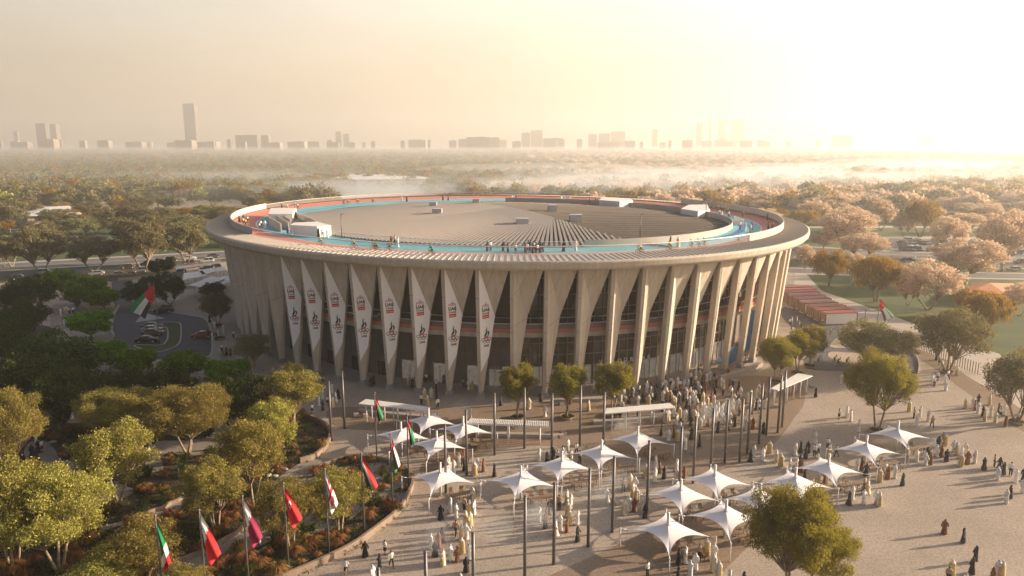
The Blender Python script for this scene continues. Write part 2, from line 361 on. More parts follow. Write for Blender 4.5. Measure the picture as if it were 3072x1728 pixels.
# inner edge wall
mb = MB(); solid_wall(mb, EI, -.2, -12, 150, 22.0, 23.7, n=120); vp(mb, 'inner_wall', M['parapet'])
mb = MB(); ring(mb, [(-.1, 22.5), (-.1, 23.5)], EI, 292, 347, 50); vp(mb, 'inner_glazing', M['screen'])
mb = MB(); ring(mb, [(-.15, 23.5), (-.15, 23.58), (-.05, 23.58), (-.05, 23.5), (-.15, 23.5)], EI, 292, 347, 50); vp(mb, 'inner_handrail', M['rail'])
# --- shallow roof with a curved ridge
RID = [G(*p, 24.1) for p in ((1220, 601), (1300, 606), (1400, 613), (1500, 628), (1580, 643), (1640, 656), (1700, 670), (1760, 684), (1850, 698), (1940, 708), (2030, 716))]
def ridge_side(x, y):
    """signed distance to the ridge polyline (positive: far side)"""
    best = 1e9; sg = 1
    for a, b in zip(RID[:-1], RID[1:]):
        dx, dy = b[0] - a[0], b[1] - a[1]; L2 = dx * dx + dy * dy; t = max(0, min(1, ((x - a[0]) * dx + (y - a[1]) * dy) / L2))
        qx, qy = x - a[0] - t * dx, y - a[1] - t * dy; d = math.hypot(qx, qy)
        if d < best: best = d; sg = 1 if dx * (y - a[1]) - dy * (x - a[0]) > 0 else -1
    return best * sg
def roofz(x, y):
    ang = math.atan2(y - IY, x - IX); ca = ang - IPH
    r = IA * IB / math.hypot(IB * cos(ca), IA * sin(ca)); q = math.hypot(x - IX, y - IY) / r
    s = ridge_side(x, y); e = 22.35 + 1.75 * (1 - min(q, 1) ** 2)
    return e + .5 * math.exp(-abs(s) / (14 if s > 0 else 9)) * (1 - min(q, 1) ** 6)
mb = MB(); NR, NA = 34, 160; vs = []
for i in range(NR + 1):
    for k in range(NA):
        a = 2 * pi * k / NA; ca = a - IPH; r = IA * IB / math.hypot(IB * cos(ca), IA * sin(ca)) * i / NR
        x, y = IX + r * cos(a), IY + r * sin(a); vs.append((x, y, roofz(x, y)))
mb.add(vs, [(i * NA + k, i * NA + (k + 1) % NA, (i + 1) * NA + (k + 1) % NA, (i + 1) * NA + k) for i in range(NR) for k in range(NA)], 0, True)
vp(mb, 'roof', M['roof'])
# ribs: fan from the ridge to the near edge, finer standing seams elsewhere
mb = MB()
def rib(p, q, w_=.22, h=.28, n=7):
    dx, dy = q[0] - p[0], q[1] - p[1]; L = math.hypot(dx, dy)
    if L < .5: return
    nx, ny = -dy / L * w_, dx / L * w_; vs = []
    for k in range(n + 1):
        f = k / n; x, y = p[0] + dx * f, p[1] + dy * f; z = roofz(x, y) + .02
        vs += [(x - nx, y - ny, z - .1), (x - nx, y - ny, z + h), (x + nx, y + ny, z + h), (x + nx, y + ny, z - .1)]
    mb.add(vs, [(4 * k + j, 4 * k + 4 + j, 4 * k + 5 + j, 4 * k + 1 + j) for k in range(n) for j in range(3)] + [(0, 1, 2, 3), (4 * n + 3, 4 * n + 2, 4 * n + 1, 4 * n)], 0)
def along(L, f):
    seg = [math.hypot(b[0] - a[0], b[1] - a[1]) for a, b in zip(L[:-1], L[1:])]; tot = sum(seg) * f
    for (a, b), s_ in zip(zip(L[:-1], L[1:]), seg):
        if tot <= s_ or (b is L[-1]): t = min(1, tot / s_); return (a[0] + (b[0] - a[0]) * t, a[1] + (b[1] - a[1]) * t)
        tot -= s_
NF = 120
for k in range(NF):
    f = k / (NF - 1); rf = float(np.interp(f, [0, .4375, .777, .844, .888, 1], [0.02, .42, .60, .645, .72, .99]))
    rib(along(RID, rf), EI(234 + 128 * f, .25), .24, .42, 12)
vp(mb, 'roof_ribs', M['roof_rib'])
mb = MB()
for k in range(46):
    f = (k + .5) / 46; p = along(RID, f); q = EI(348 + (200 - 348 + 360) % 360 * (1 - f), .4); rib(p, q, .05, .03, 9)
vp(mb, 'roof_standing_seams', M['roof_rib'])
for (px, py, wd) in ((1300, 612, 2.2), (1312, 634, 2.6), (1429, 608, 2.2), (1567, 662, 3.0), (1657, 627, 2.6), (1727, 654, 3.0)):
    wd *= .82; x, y = G(px, py + 6, 24.3); u = MB(); z = roofz(x, y); u.box((x, y, z + .65), (wd, wd * .8, 1.4)); u.box((x, y, z + 1.38), (wd + .12, wd * .8 + .12, .1))
    u.box((x - wd / 2 - .02, y, z + .7), (.05, wd * .55, .9), 1)
    vp(u, 'plant_box', [M['unit'], M['dark']])
# stair housings on the track
def slab(pts, z0, z1, nm, m_, z1b=None):
    u = MB(); u.prism(pts, z0, z1); return vp(u, nm, m_)
Z = 22.5
def gp(L, z=Z): return [G(x, y, z) for x, y in L]
def ez(L): return [G(640 + x / 3.68, 560 + y / 3.68, Z) for x, y in L]
slab(ez([(850, 540), (1150, 560), (1305, 545), (1150, 500), (905, 512)]), Z, 24.6, 'stair_housing', M['white'])
slab(ez([(615, 405), (880, 405), (920, 330), (640, 330)]), Z, 24.6, 'stair_housing', M['white'])
for a_, b_ in (((615, 420), (745, 500)), ((690, 400), (830, 485)), ((900, 350), (1140, 470)), ((760, 390), (850, 450))):
    p, q = ez([a_, b_]); dx, dy = q[0] - p[0], q[1] - p[1]; L = math.hypot(dx, dy); u = MB()
    u.prism([p, q, (q[0] - dy / L * .25, q[1] + dx / L * .25), (p[0] - dy / L * .25, p[1] + dx / L * .25)], Z, 24.2); vp(u, 'stair_wall', M['parapet'])
u = MB(); pts = ez([(850, 455), (1010, 445), (900, 400), (790, 405)]); u.prism(pts, Z, 22.6); vp(u, 'stair_opening', M['dark'])
slab([G(1900 + x / 3.6233, 600 + y / 3.6233, Z) for x, y in ((515, 160), (700, 190), (830, 170), (800, 110), (600, 112))], Z - .3, 24.0, 'stair_housing', M['white'])
slab([G(1024 + x / 2.5156, 300 + y / 2.5156, Z) for x, y in ((1945, 800), (2100, 812), (2200, 802), (2170, 785), (1960, 782))], Z - .3, 24.2, 'stair_housing', M['white'])
for a_, b_ in (((1080, 270), (1190, 275)), ((1090, 225), (1200, 265))):
    p, q = [G(1900 + x / 3.6233, 600 + y / 3.6233, Z) for x, y in (a_, b_)]; u = MB()
    u.prism([p, q, (q[0] + .1, q[1] + .3), (p[0] + .1, p[1] + .3)], Z, 23.6); vp(u, 'stair_wall', M['white'])
for px, py in ((1026, 716), (1920, 717), (885, 646), (2117, 653), (1768, 613)):
    x, y = G(px, py, Z); u = MB(); u.tube([(x, y, Z), (x, y, Z + 4.6)], .08, 6); u.box((x + .25, y, Z + 4.6), (.6, .16, .1)); vp(u, 'lamp_post', M['pole'])

# --- drum (inner wall), ring walkway, ramp
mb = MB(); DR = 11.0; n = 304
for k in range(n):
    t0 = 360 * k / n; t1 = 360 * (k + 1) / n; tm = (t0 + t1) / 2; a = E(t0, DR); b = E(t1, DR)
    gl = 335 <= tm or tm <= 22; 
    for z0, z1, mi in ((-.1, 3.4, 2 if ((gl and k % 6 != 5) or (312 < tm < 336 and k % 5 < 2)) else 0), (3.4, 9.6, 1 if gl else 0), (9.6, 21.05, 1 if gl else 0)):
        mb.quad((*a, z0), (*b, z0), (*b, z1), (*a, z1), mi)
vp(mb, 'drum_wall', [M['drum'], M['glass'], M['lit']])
mb = MB()
for k in range(228):
    t = 360 * k / 228; gl = t >= 335 or t <= 22; a = E(t, DR - .12); wth = .14 if gl else .07
    if gl or k % 2 == 0: mb.box((*a, 10.5), (wth, wth, 21.0), 0 if gl else 1, rz=math.atan2(a[1] - SY, a[0] - SX))
for z in (3.4, 5.4, 7.4, 13.2, 15.6, 18.4):
    ring(mb, [(DR - .14, z), (DR - .14, z + .13)], E, 335, 382, 60, 0); ring(mb, [(DR - .06, z), (DR - .06, z + .10)], E, 22, 335, 200, 1)
vp(mb, 'mullions', [M['mull'], M['drum']])
for t in (284, 291, 297, 303, 309):
    mb = MB(); a = E(t, DR - .1); b = E(t + 2.6, DR - .1); mb.add([(*a, 0), (*b, 0), (*b, 2.6), (*a, 2.6)], [(0, 1, 2, 3)], 0)
    vp(mb, 'service_door', M['dark'])
def door_leaf(t0, t1):
    u = MB(); a = E(t0, DR - .16); b = E(t1, DR - .16); dx, dy = b[0] - a[0], b[1] - a[1]
    u.quad((*a, 0), (*b, 0), (*b, 2.9), (*a, 2.9), 0)
    for f in (0, .5, 1): x, y = a[0] + dx * f, a[1] + dy * f; u.box((x, y - .05, 1.45), (.12, .12, 2.9), 1)
    vp(u, 'door', [M['lit'], M['mull']])
for t in (315, 320.5, 329, 333.5, 338, 342.5, 347, 351.5, 356, 360.5, 365, 369.5): door_leaf(t + .4, t + 2.4)
mb = MB()
ring(mb, [(10.9, 9.6), (6.6, 9.6), (6.6, 10.35), (10.9, 10.35)], E, 20, 360, 260, 0, False)
ring(mb, [(10.9, 9.6), (6.6, 9.6), (6.6, 10.35), (10.9, 10.35)], E, 0, 20, 16, 0, False)
vp(mb, 'walkway_slab', M['concrete'])
mb = MB(); ring(mb, [(6.55, 10.35), (6.55, 11.0), (6.75, 11.0), (10.8, 10.45)], E, 20, 380, 260, 0, False); vp(mb, 'walkway_surface', M['red'])
mb = MB(); ring(mb, [(6.6, 11.0), (6.6, 11.75)], E, 20, 380, 260); vp(mb, 'walkway_mesh', M['mesh'])
mb = MB()
for d, z in ((6.6, 11.78), (10.2, 11.9)): ring(mb, [(d - .06, z), (d - .06, z + .12), (d + .06, z + .12), (d + .06, z), (d - .06, z)], E, 20, 380, 260)
vp(mb, 'walkway_rail', M['rail'])
# ramp winding down on the right flank
mb = MB(); vs = []; nn = 60
for k in range(nn + 1):
    f = k / nn; t = 376 + 66 * f; z = .15 + 10.6 * f ** 1.1
    for d, zz in ((4.9, .9), (5.0, .0), (6.2, 0), (6.21, 0), (9.4, 0), (9.41, 0), (10.6, 0), (10.7, 1.0)): x, y = E(t, d + 1.2); vs.append((x, y, z + zz))
for k in range(nn):
    for j, mi in ((0, 2), (1, 0), (3, 1), (5, 0), (6, 2)): mb.add([vs[k * 8 + j], vs[k * 8 + j + 1], vs[k * 8 + 9 + j], vs[k * 8 + 8 + j]], [(0, 1, 2, 3)], mi)
vp(mb, 'ramp', [M['red'], M['blue'], M['parapet']])
# --- the folded fins
def lean(z): return 5.0 - 2.0 * z / 21.4
ZT = 21.4; WB = .52; ZK = 13.5; KF = .43; KD = 1.5
def P3(t, d, z): x, y = E(t, d); return (x, y, z)
def fin_pts(tl):
    tr = tl + WB
    return dict(TL=P3(tl, lean(ZT) + .10, ZT), TR=P3(tr, lean(ZT), ZT), BL=P3(tl + .08, lean(.0) + .10, 0), BR=P3(tr, lean(.0), 0),
                K=P3(tr + KF * ST, lean(ZK) + KD, ZK), CB=P3(tr + .16, lean(0) + .25, 0), T2=P3(tl + ST - .06, lean(ZT) + .40, ZT))
FT = .55
def fin(tl):
    tr = tl + WB; mb = MB(); q = fin_pts(tl)
    def back(t, d, z): return P3(t, d + FT, z)
    TLb, BLb = back(tl, lean(ZT) + .9, ZT), back(tl + .08, lean(0) + .5, 0)
    Kb, CBb, T2b = back(tr + KF * ST, lean(ZK) + KD, ZK), back(tr + .16, lean(0) + .25, 0), back(tl + ST - .06, lean(ZT) + .40, ZT)
    V = [q['TL'], q['TR'], q['BL'], q['BR'], q['K'], q['CB'], q['T2'], TLb, BLb, Kb, CBb, T2b]
    mb.add(V, [(2, 3, 1, 0), (3, 5, 4, 1), (1, 4, 6), (8, 2, 0, 7), (5, 10, 9, 4), (4, 9, 11, 6), (8, 7, 9, 10), (7, 11, 9), (0, 1, 6, 11, 7), (2, 8, 10, 5, 3)])
    # joints between the concrete panels: thin dark lines standing a little proud
    for zz in (6.0, 11.0, 16.5):
        a = P3(tl, lean(zz) + .088, zz); b = P3(tr, lean(zz) - .012, zz); mb.add([a, b, (*b[:2], b[2] + .06), (*a[:2], a[2] + .06)], [(0, 1, 2, 3)], 1)
    TRv, Kv, BRv, CBv = (Vector(q[k]) for k in ('TR', 'K', 'BR', 'CB')); nC = (Kv - TRv).cross(BRv - TRv).normalized(); nC = nC if nC.dot(Vector((BRv.x - SX, BRv.y - SY, 0))) > 0 else -nC
    for z0, pr in ((17.2, TRv.lerp(Kv, .42)), (12.0, Kv.lerp(CBv, .03)), (7.2, Kv.lerp(CBv, .36))):
        pl = BRv.lerp(TRv, z0 / ZT); d_ = Vector((0, 0, .055)); o_ = nC * .012; mb.add([pl + o_, pr + o_, pr + o_ + d_, pl + o_ + d_], [(0, 1, 2, 3)], 1)
    T2v = Vector(q['T2']); nF = (T2v - TRv).cross(Kv - TRv).normalized(); nF = nF if nF.dot(Vector((BRv.x - SX, BRv.y - SY, 0))) > 0 else -nF
    pa, pb = TRv.lerp(T2v, .52), TRv.lerp(Kv, .42); d_ = (T2v - TRv).normalized() * .05; o_ = nF * .012; mb.add([pa + o_, pa + o_ + d_, pb + o_ + d_, pb + o_], [(0, 1, 2, 3)], 1)
    x, y = E(tl + WB / 2 + .2, lean(0) + .4)
    mb.box((x, y, .35), (1.25, 1.05, .9), 2, rz=math.atan2(y - SY, x - SX) + pi / 2)
    return vp(mb, 'fin', [M['concrete'], M['drum'], M['foot']])
FINS = []
for k in range(NC):
    tl = PH0 - WB + ST * k; fin(tl); FINS.append(tl)
for k in range(NC):
    t = PH0 + ST * k; a = E(t + .6, 5.6); b = E(t + .6, 6.7); u = MB(); x, y = E(t + .5, 6.1)
    u.box((x, y, 9.9), (1.9, .45, .5), 0, rz=math.atan2(y - SY, x - SX)); vp(u, 'beam', M['concrete'])

# --- lettering on the glass front
def text_mesh(s, size, ext=.04, spacing=1.0, align='CENTER', bold=0.0):
    c = bpy.data.curves.new('text', 'FONT'); c.body = s; c.size = size; c.extrude = ext; c.align_x = align; c.space_character = spacing; c.offset = bold
    c.resolution_u = 3
    o = bpy.data.objects.new('text', c); COL.objects.link(o); dg = bpy.context.evaluated_depsgraph_get(); dg.update()
    me = bpy.data.meshes.new_from_object(o.evaluated_get(dg)); bpy.data.objects.remove(o); bpy.data.curves.remove(c); return me
for i, ch in enumerate('VELODROME'):
    me = text_mesh(ch, .95, .06, bold=.015); me.materials.clear(); me.materials.append(M['white'])
    t = 348.6 + i * 1.18; x, y = E(t, DR - .35)
    o = link('sign_letter', me, velo, (x - SX, y - SY, 3.55)); x2, y2 = E(t + .1, DR - .35); o.rotation_euler = (pi / 2, 0, math.atan2(y2 - y, x2 - x))

# --- eight banners hanging over the fins
def gx(a, b, f): return Vector(a).lerp(Vector(b), f)
def banner_on(tl, idx):
    q = fin_pts(tl); TR, K, BR, CB = (Vector(q[k]) for k in ('TR', 'K', 'BR', 'CB'))
    base = (TR + K) / 2; nrm = (K - TR).cross(BR - TR); nrm.normalize()
    if nrm.y > 0: nrm = -nrm
    Lp = TR.lerp(BR, .80); Rp = K.lerp(CB, (13.5 - 6.9) / 13.5)
    off = nrm * .05; th = nrm * .04
    o0 = empty('banner', tuple(BR)); inv = -BR
    tag(o0, 'white cycling team banner hanging on a fin, %s from the left of the eight' % (['first', 'second', 'third', 'fourth', 'fifth', 'sixth', 'seventh', 'last'][idx]), 'banner', 'white banners on the velodrome fins')
    mb = MB(); F = [TR + off * .6, Lp + off, Rp + off, K + off]; B = [p - th for p in F]
    mb.add([p + th for p in F] + [p for p in F], [(0, 1, 2, 3), (7, 6, 5, 4), (0, 4, 5, 1), (1, 5, 6, 2), (2, 6, 7, 3), (3, 7, 4, 0)])
    # orient local frame of the panel: up along TR-BR, right in plane
    up = (TR - BR).normalized(); rt = up.cross(nrm).normalized()
    if rt.x < 0: rt = -rt
    cloth = mb.build('cloth', M['banner'], o0, tuple(inv))
    org = TR + off * 1.0 + th * 1.15
    def loc(u, v, e=0.0): return org + rt * u - up * v + nrm * e
    # upper emblem: red frame, bicycle wheels, two lines of writing, red field
    c = MB(); cu, cv = 1.02, 6.1; W_, H_ = 1.15, 1.62
    def rq(u0, v0, u1, v1, mi=0, e=.012): c.add([loc(u0, v1, e), loc(u1, v1, e), loc(u1, v0, e), loc(u0, v0, e)], [(0, 1, 2, 3)], mi)
    u0, u1 = cu - W_ / 2, cu + W_ / 2; b0 = .07
    rq(u0, cv, u0 + b0, cv + H_); rq(u1 - b0, cv, u1, cv + H_); rq(u0, cv, u0 + .24, cv + b0); rq(u1 - .24, cv, u1, cv + b0); rq(u0, cv + H_, u1, cv + H_ + .55)
    def circ(u, v, r, w_, mi, e=.014, n=20, a0=0, a1=2 * pi):
        vs = []
        for k in range(n + 1):
            a = a0 + (a1 - a0) * k / n; vs += [loc(u + r * cos(a), v + r * sin(a), e), loc(u + (r - w_) * cos(a), v + (r - w_) * sin(a), e)]
        c.add(vs, [(2 * k, 2 * k + 1, 2 * k + 3, 2 * k + 2) for k in range(n)], mi)
    circ(cu - .18, cv + .08, .20, .065, 0); circ(cu + .20, cv + .04, .20, .065, 1); circ(cu + .05, cv - .24, .16, .065, 0, a0=pi, a1=2 * pi); circ(cu - .02, cv - .02, .13, .05, 1, a0=pi, a1=1.8 * pi)
    c.build('team_emblem', [EM['red'], EM['black']], cloth)
    R3 = Matrix((rt, up, nrm)).transposed().to_4x4()
    def word(s, u, v, sz, m_, nm, bold=.0, sp=1.0):
        me = text_mesh(s, sz, .0, sp, bold=bold); me.materials.clear(); me.materials.append(m_)
        p = loc(u, v, .02); me.transform(Matrix.Translation(p) @ R3); link(nm, me, cloth)
    word('UAE', cu, cv + 1.0, .70, EM['black'], 'writing', .02); word('TEAM', cu, cv + 1.45, .34, EM['green'], 'writing', .012, 1.25); word('Emirates', cu, cv + 2.0, .29, M['white'], 'writing', .006)
    # lower emblem: flame, coloured rings, writing
    c = MB(); fv = 10.9; fu = cu + .02; fk = 1.3
    def blade(pts, mi): c.add([loc(fu + a * fk, fv + b * fk, .014) for a, b in pts], [tuple(range(len(pts)))], mi)
    blade([(.05, -1.05), (.14, -.75), (.06, -.52), (.16, -.30), (.14, -.05), (-.02, .18), (-.28, .30), (-.22, .02), (-.02, -.28), (-.08, -.55), (.06, -.80)], 2)
    blade([(.16, -.50), (.40, -.30), (.42, -.02), (.30, .22), (.14, .30), (.26, .02), (.24, -.22)], 1)
    blade([(-.30, .34), (-.05, .24), (.28, .30), (.26, .44), (-.02, .38), (-.28, .48)], 0)
    for (a, b, mi) in ((-.42, .66, 3), (0, .66, 1), (.42, .66, 0), (-.21, .90, 4), (.21, .90, 2)): circ(fu + a * fk, fv + b * fk, .24 * fk, .085, mi, .016 + .002 * mi)
    c.build('flame_and_rings', [EM['red'], EM['black'], EM['green'], EM['blue'], EM['yellow']], cloth)
    word('UAE', fu, fv + 2.05, .48, EM['black'], 'writing', .015)
EM = {'red': mat('emblem_red', (.62, .01, .02), .7), 'black': mat('emblem_black', (.012, .012, .015), .7), 'green': mat('emblem_green', (.0, .12, .03), .7),
      'blue': mat('emblem_blue', (.04, .16, .45), .7), 'yellow': mat('emblem_yellow', (.65, .33, .03), .7)}
for i in range(8): banner_on(PH0 - WB + ST * (i - 6), i)

# ================================================================ THE SETTING: ground, roads, paths
K = 2.5156
def V(L, z=0.0): return [G(x * 1.19255, y * 1.19255, z) for x, y in L]           # points read on the 2576 wide view
def Zn(off, L, z=0.0): return [G(off[0] + x / K, off[1] + y / K, z) for x, y in L]
O1, O2, O3 = (0, 300), (1024, 300), (2048, 300)
O4, O5, O6 = (0, 726), (1024, 726), (2048, 726)
B1, B2, B3 = (0, 1152), (1024, 1152), (2048, 1152)
def smooth(L, n=5, closed=False):
    """Catmull-Rom through the points"""
    P_ = [Vector((p[0], p[1])) for p in L]; m = len(P_); out = []
    rngk = range(m if closed else m - 1)
    for i in rngk:
        g_ = lambda j: P_[j % m] if closed else P_[max(0, min(m - 1, j))]
        a, b, c, d = g_(i - 1), g_(i), g_(i + 1), g_(i + 2)
        for k in range(n):
            t = k / n; out.append(tuple(.5 * ((2 * b) + (c - a) * t + (2 * a - 5 * b + 4 * c - d) * t * t + (3 * b - a - 3 * c + d) * t ** 3)))
    if not closed: out.append(tuple(P_[-1]))
    return out
def sheet(name, poly, z, m, k='structure'):
    bm = bmesh.new(); vs = [bm.verts.new((x, y, z)) for x, y in poly]
    es = [bm.edges.new((vs[i], vs[(i + 1) % len(vs)])) for i in range(len(vs))]
    bmesh.ops.triangle_fill(bm, use_beauty=True, edges=es)
    for f in bm.faces:
        if f.normal.z < 0: f.normal_flip()
    me = bpy.data.meshes.new(name); bm.to_mesh(me); bm.free(); me.materials.append(m); o = link(name, me)
    return kind(o, k) if k else o
def strip_poly(L, w0, w1=None):
    w1 = w0 if w1 is None else w1; l, r = [], []
    for i, p in enumerate(L):
        a = L[max(0, i - 1)]; b = L[min(len(L) - 1, i + 1)]; dx, dy = b[0] - a[0], b[1] - a[1]; n = math.hypot(dx, dy) or 1
        l.append((p[0] - dy / n * w0, p[1] + dx / n * w0)); r.append((p[0] + dy / n * w1, p[1] - dx / n * w1))
    return l + r[::-1]
def offset(L, d): return strip_poly(L, d, 0)[:len(L)]
def inpoly(p, poly):
    x, y = p; c = False; j = len(poly) - 1
    for i in range(len(poly)):
        xi, yi = poly[i]; xj, yj = poly[j]
        if (yi > y) != (yj > y) and x < (xj - xi) * (y - yi) / (yj - yi) + xi: c = not c
        j = i
    return c
def wall_along(name, L, h, th, m, z=0.0):
    u = MB(); l = strip_poly(L, th / 2); n = len(L); a, b = l[:n], l[n:][::-1]
    vs = []
    for i in range(n): vs += [(*a[i], z), (*a[i], z + h), (*b[i], z + h), (*b[i], z)]
    u.add(vs, [(4 * i + j, 4 * i + 4 + j, 4 * i + 5 + j, 4 * i + 1 + j) for i in range(n - 1) for j in range(3)] + [(0, 1, 2, 3), (4 * n - 1, 4 * n - 2, 4 * n - 3, 4 * n - 4)])
    return u.build(name, m)

# ground sheet
mb = MB(); mb.quad((-5990, -1290, 0), (5990, -1290, 0), (5990, 8080, 0), (-5990, 8080, 0)); kind(mb.build('ground', M['park']), 'structure')
# lawns
sheet('lawn', [(-420, 150), (-169, 236), (-108, 262), (-40, 288), (40, 300), (130, 262), (300, 240), (420, 400), (300, 520), (-500, 420)], .01, M['lawn'])
lawnR = Zn(O6, [(930, 240), (1050, 370), (1590, 560), (2110, 760), (2600, 910), (3200, 1120), (4200, 700), (3400, 200), (1000, 200)])
sheet('lawn', lawnR, .016, M['lawn'])
# main road running behind the velodrome, with pale verges
ROAD = smooth([(-420, 128), (-260, 199), (-169, 237), (-108, 263), (-40, 292), (30, 302), (95, 285), (150, 262), (230, 254), (420, 250)], 6)
sheet('pavement', strip_poly(offset(ROAD, 10.5), 1.6), .022, M['kerb'])
sheet('pavement', strip_poly(offset(ROAD, -7.5), 1.0), .022, M['kerb'])
sheet('road', strip_poly(ROAD, 8.6, 6.3), .02, M['asphalt_l'])
sheet('road_edge_line', strip_poly(offset(ROAD, 1.0), .12), .026, M['white'])
R2 = smooth([(-300, 150), (-200, 190), (-118, 228), (-90, 243)], 6)
sheet('verge', strip_poly(offset(ROAD[:20], -10.3), 1.8), .024, M['lawn'])
sheet('road', strip_poly(offset(ROAD[:22], -16.5), 4.2), .018, M['asphalt'])
RR = smooth([(70, 236), (120, 226), (190, 219), (320, 214)], 6)
sheet('road', strip_poly(RR, 4.0), .024, M['asphalt_l']); sheet('pavement', strip_poly(offset(RR, -5.4), 1.1), .026, M['kerb']); sheet('pavement', strip_poly(offset(RR, 5.2), .9), .026, M['kerb'])
# park paths far away
for i, (a, b) in enumerate((((-330, 330), (-60, 360)), ((-260, 300), (-120, 318)), ((-300, 420), (60, 440)), ((-90, 400), (-30, 520)), ((60, 350), (300, 345)), ((100, 310), (330, 300)), ((-420, 560), (-150, 600)), ((-160, 640), (80, 610)), ((120, 420), (420, 430)))):
    mid = ((a[0] + b[0]) / 2 + 12 * (-1) ** i, (a[1] + b[1]) / 2 + 9); sheet('path', strip_poly(smooth([a, mid, b], 8), 2.6 + (i % 3)), .03, M['concrete_path'])
CARPARK = Zn(O3, [(1560, 1140), (2700, 1160), (2900, 1070), (1560, 1045)])
sheet('car_park', CARPARK, .034, M['asphalt_l'])
# plaza: one sheet round the velodrome and out to the right foreground
W1 = V([(790, 1186), (859, 1163), (915, 1158), (969, 1166), (1022, 1186), (1039, 1219), (1025, 1256), (999, 1296), (919, 1359), (859, 1396), (743, 1449), (640, 1486), (520, 1530)])
W1s = smooth(W1, 5)
W2 = V([(747, 1045), (777, 1053), (820, 1076), (831, 1106), (800, 1149), (755, 1166)]); W2s = smooth(W2, 5)
GARD = Zn(O4, [(-2500, 300), (-900, 420), (380, 640), (410, 720), (560, 900), (600, 1000), (900, 1040), (1080, 1030), (1300, 1130), (1500, 1160), (1680, 1175), (1850, 1185)]) + W2s + W1s + [G(500, 1900), G(-500, 2000), G(-1800, 1500)]
PLZ = Zn(O4, [(1690, 150), (1300, 230), (900, 300), (400, 300), (-600, 330), (-1500, 500)]) + [(-110, 60), (-60, 30), (90, 30), (110, 62)] + Zn(O6, [(3400, 1800), (2576, 1450), (2120, 1010), (1640, 790), (1300, 600), (1240, 560), (830, 400), (850, 235)]) + [(60, 250), (-20, 262), (-80, 250)]
sheet('plaza', PLZ, .04, M['plaza'])
CPATH = Zn(O6, [(850, 235), (930, 240), (1050, 370), (1590, 560), (2110, 760), (2600, 910), (3300, 1140), (3800, 2000), (2576, 1450), (2120, 1010), (1640, 790), (1300, 600), (1240, 560), (830, 400)])
sheet('path', CPATH, .048, M['concrete_path'])
sheet('plaza_band', Zn(O6, [(1640, 790), (1760, 800), (2010, 900), (2140, 1010), (2460, 1200), (3000, 1560), (2900, 1680), (2576, 1440), (2120, 1120), (1980, 1010)]), .052, M['plaza_d'])
sheet('plaza_band', smooth(Zn(B2, [(2576 + 920, 130), (2576 + 840, 260), (2576 + 740, 400), (2576 + 600, 520), (2576 + 380, 620), (2576 + 60, 700), (2300, 560), (1900, 500), (1400, 470), (1000, 560), (700, 720), (590, 640), (760, 500), (1100, 430), (500, 360), (-20, 330), (-60, 180), (600, 190), (1400, 150), (2300, 60), (3000, -60), (3440, -20)]), 4, True), .044, M['plaza_d'])
sheet('plaza_band', Zn(B2, [(2100, 1210), (2576, 1000), (2900, 960), (3100, 1200), (2700, 1600), (1900, 1700), (1500, 1480)]), .046, M['plaza_d'])
# drop-off loop
LOOP = smooth(Zn(O4, [(900, 480), (1010, 505), (1290, 535), (1430, 555), (1560, 600), (1592, 830), (1480, 868), (1170, 890), (900, 870), (850, 700), (865, 560)]), 4, True)
sheet('kerb', strip_poly(LOOP + [LOOP[0]], .35, .25), .05, M['kerb'])
sheet('road', LOOP, .054, M['asphalt'])
sheet('road', Zn(O4, [(840, 290), (1000, 280), (980, 420), (1030, 512), (880, 520), (850, 430)]), .056, M['asphalt'])
ISL = smooth(Zn(O4, [(1170, 612), (1340, 612), (1366, 650), (1355, 765), (1270, 815), (1170, 832), (1035, 800), (1035, 780), (1240, 775), (1262, 655), (1180, 640)]), 3, True)
sheet('lawn', ISL, .16, M['lawn']); o = wall_along('kerb', ISL + [ISL[0]], .17, .3, M['kerb'], .02); kind(o, 'structure')
sheet('traffic_island', Zn(O4, [(1085, 535), (1245, 578), (1020, 610)]), .10, M['kerb'])
o = wall_along('kerb', smooth(Zn(O4, [(895, 490), (870, 540), (835, 600), (830, 650), (860, 720)]), 4), .5, .5, M['kerb'], .02); kind(o, 'structure')
# planting beds (soil) and the paths through them
sheet('planting_bed', GARD, .062, M['soil'])
PATHS = [
 Zn(B1, [(1180, 1420), (1280, 1375), (1500, 1300), (1690, 1200), (1830, 1100), (1960, 1020), (2010, 900), (2060, 760), (2130, 690), (2265, 600), (2420, 560), (2600, 590), (2390, 665), (2210, 745), (2190, 860), (2150, 970), (2230, 1080), (2000, 1210), (1750, 1310), (1500, 1410), (1200, 1560)]),
 Zn(B1, [(690, 1100), (900, 1045), (1110, 990), (1170, 965), (1400, 860), (1520, 800), (1560, 860), (1430, 920), (1150, 1010), (900, 1075), (700, 1130)]),
 Zn(B1, [(230, 440), (340, 430), (410, 490), (460, 570), (590, 600), (650, 730), (780, 720), (1010, 800), (900, 880), (760, 905), (650, 830), (520, 700), (380, 640), (240, 610), (180, 520)]),
 Zn(B1, [(1640, 270), (1770, 280), (1750, 470), (1640, 500), (1420, 560), (1290, 520), (1220, 560), (1230, 650), (1110, 660), (1100, 520), (1180, 440), (1350, 430), (1590, 400)]),
 Zn(B1, [(330, 200), (560, 190), (720, 235), (1080, 245), (1180, 330), (1090, 330), (1050, 290), (700, 290), (520, 300), (360, 270)]),
 Zn(O4, [(410, 470), (640, 490), (640, 560), (560, 640), (480, 660), (400, 700), (380, 600)]), Zn(O4, [(0, 810), (140, 830), (120, 1010), (-60, 1000)])]
for i, p in enumerate(PATHS): sheet('path', smooth(p, 3, True) if i != 99 else p, .07 + .004 * i, M['path'])
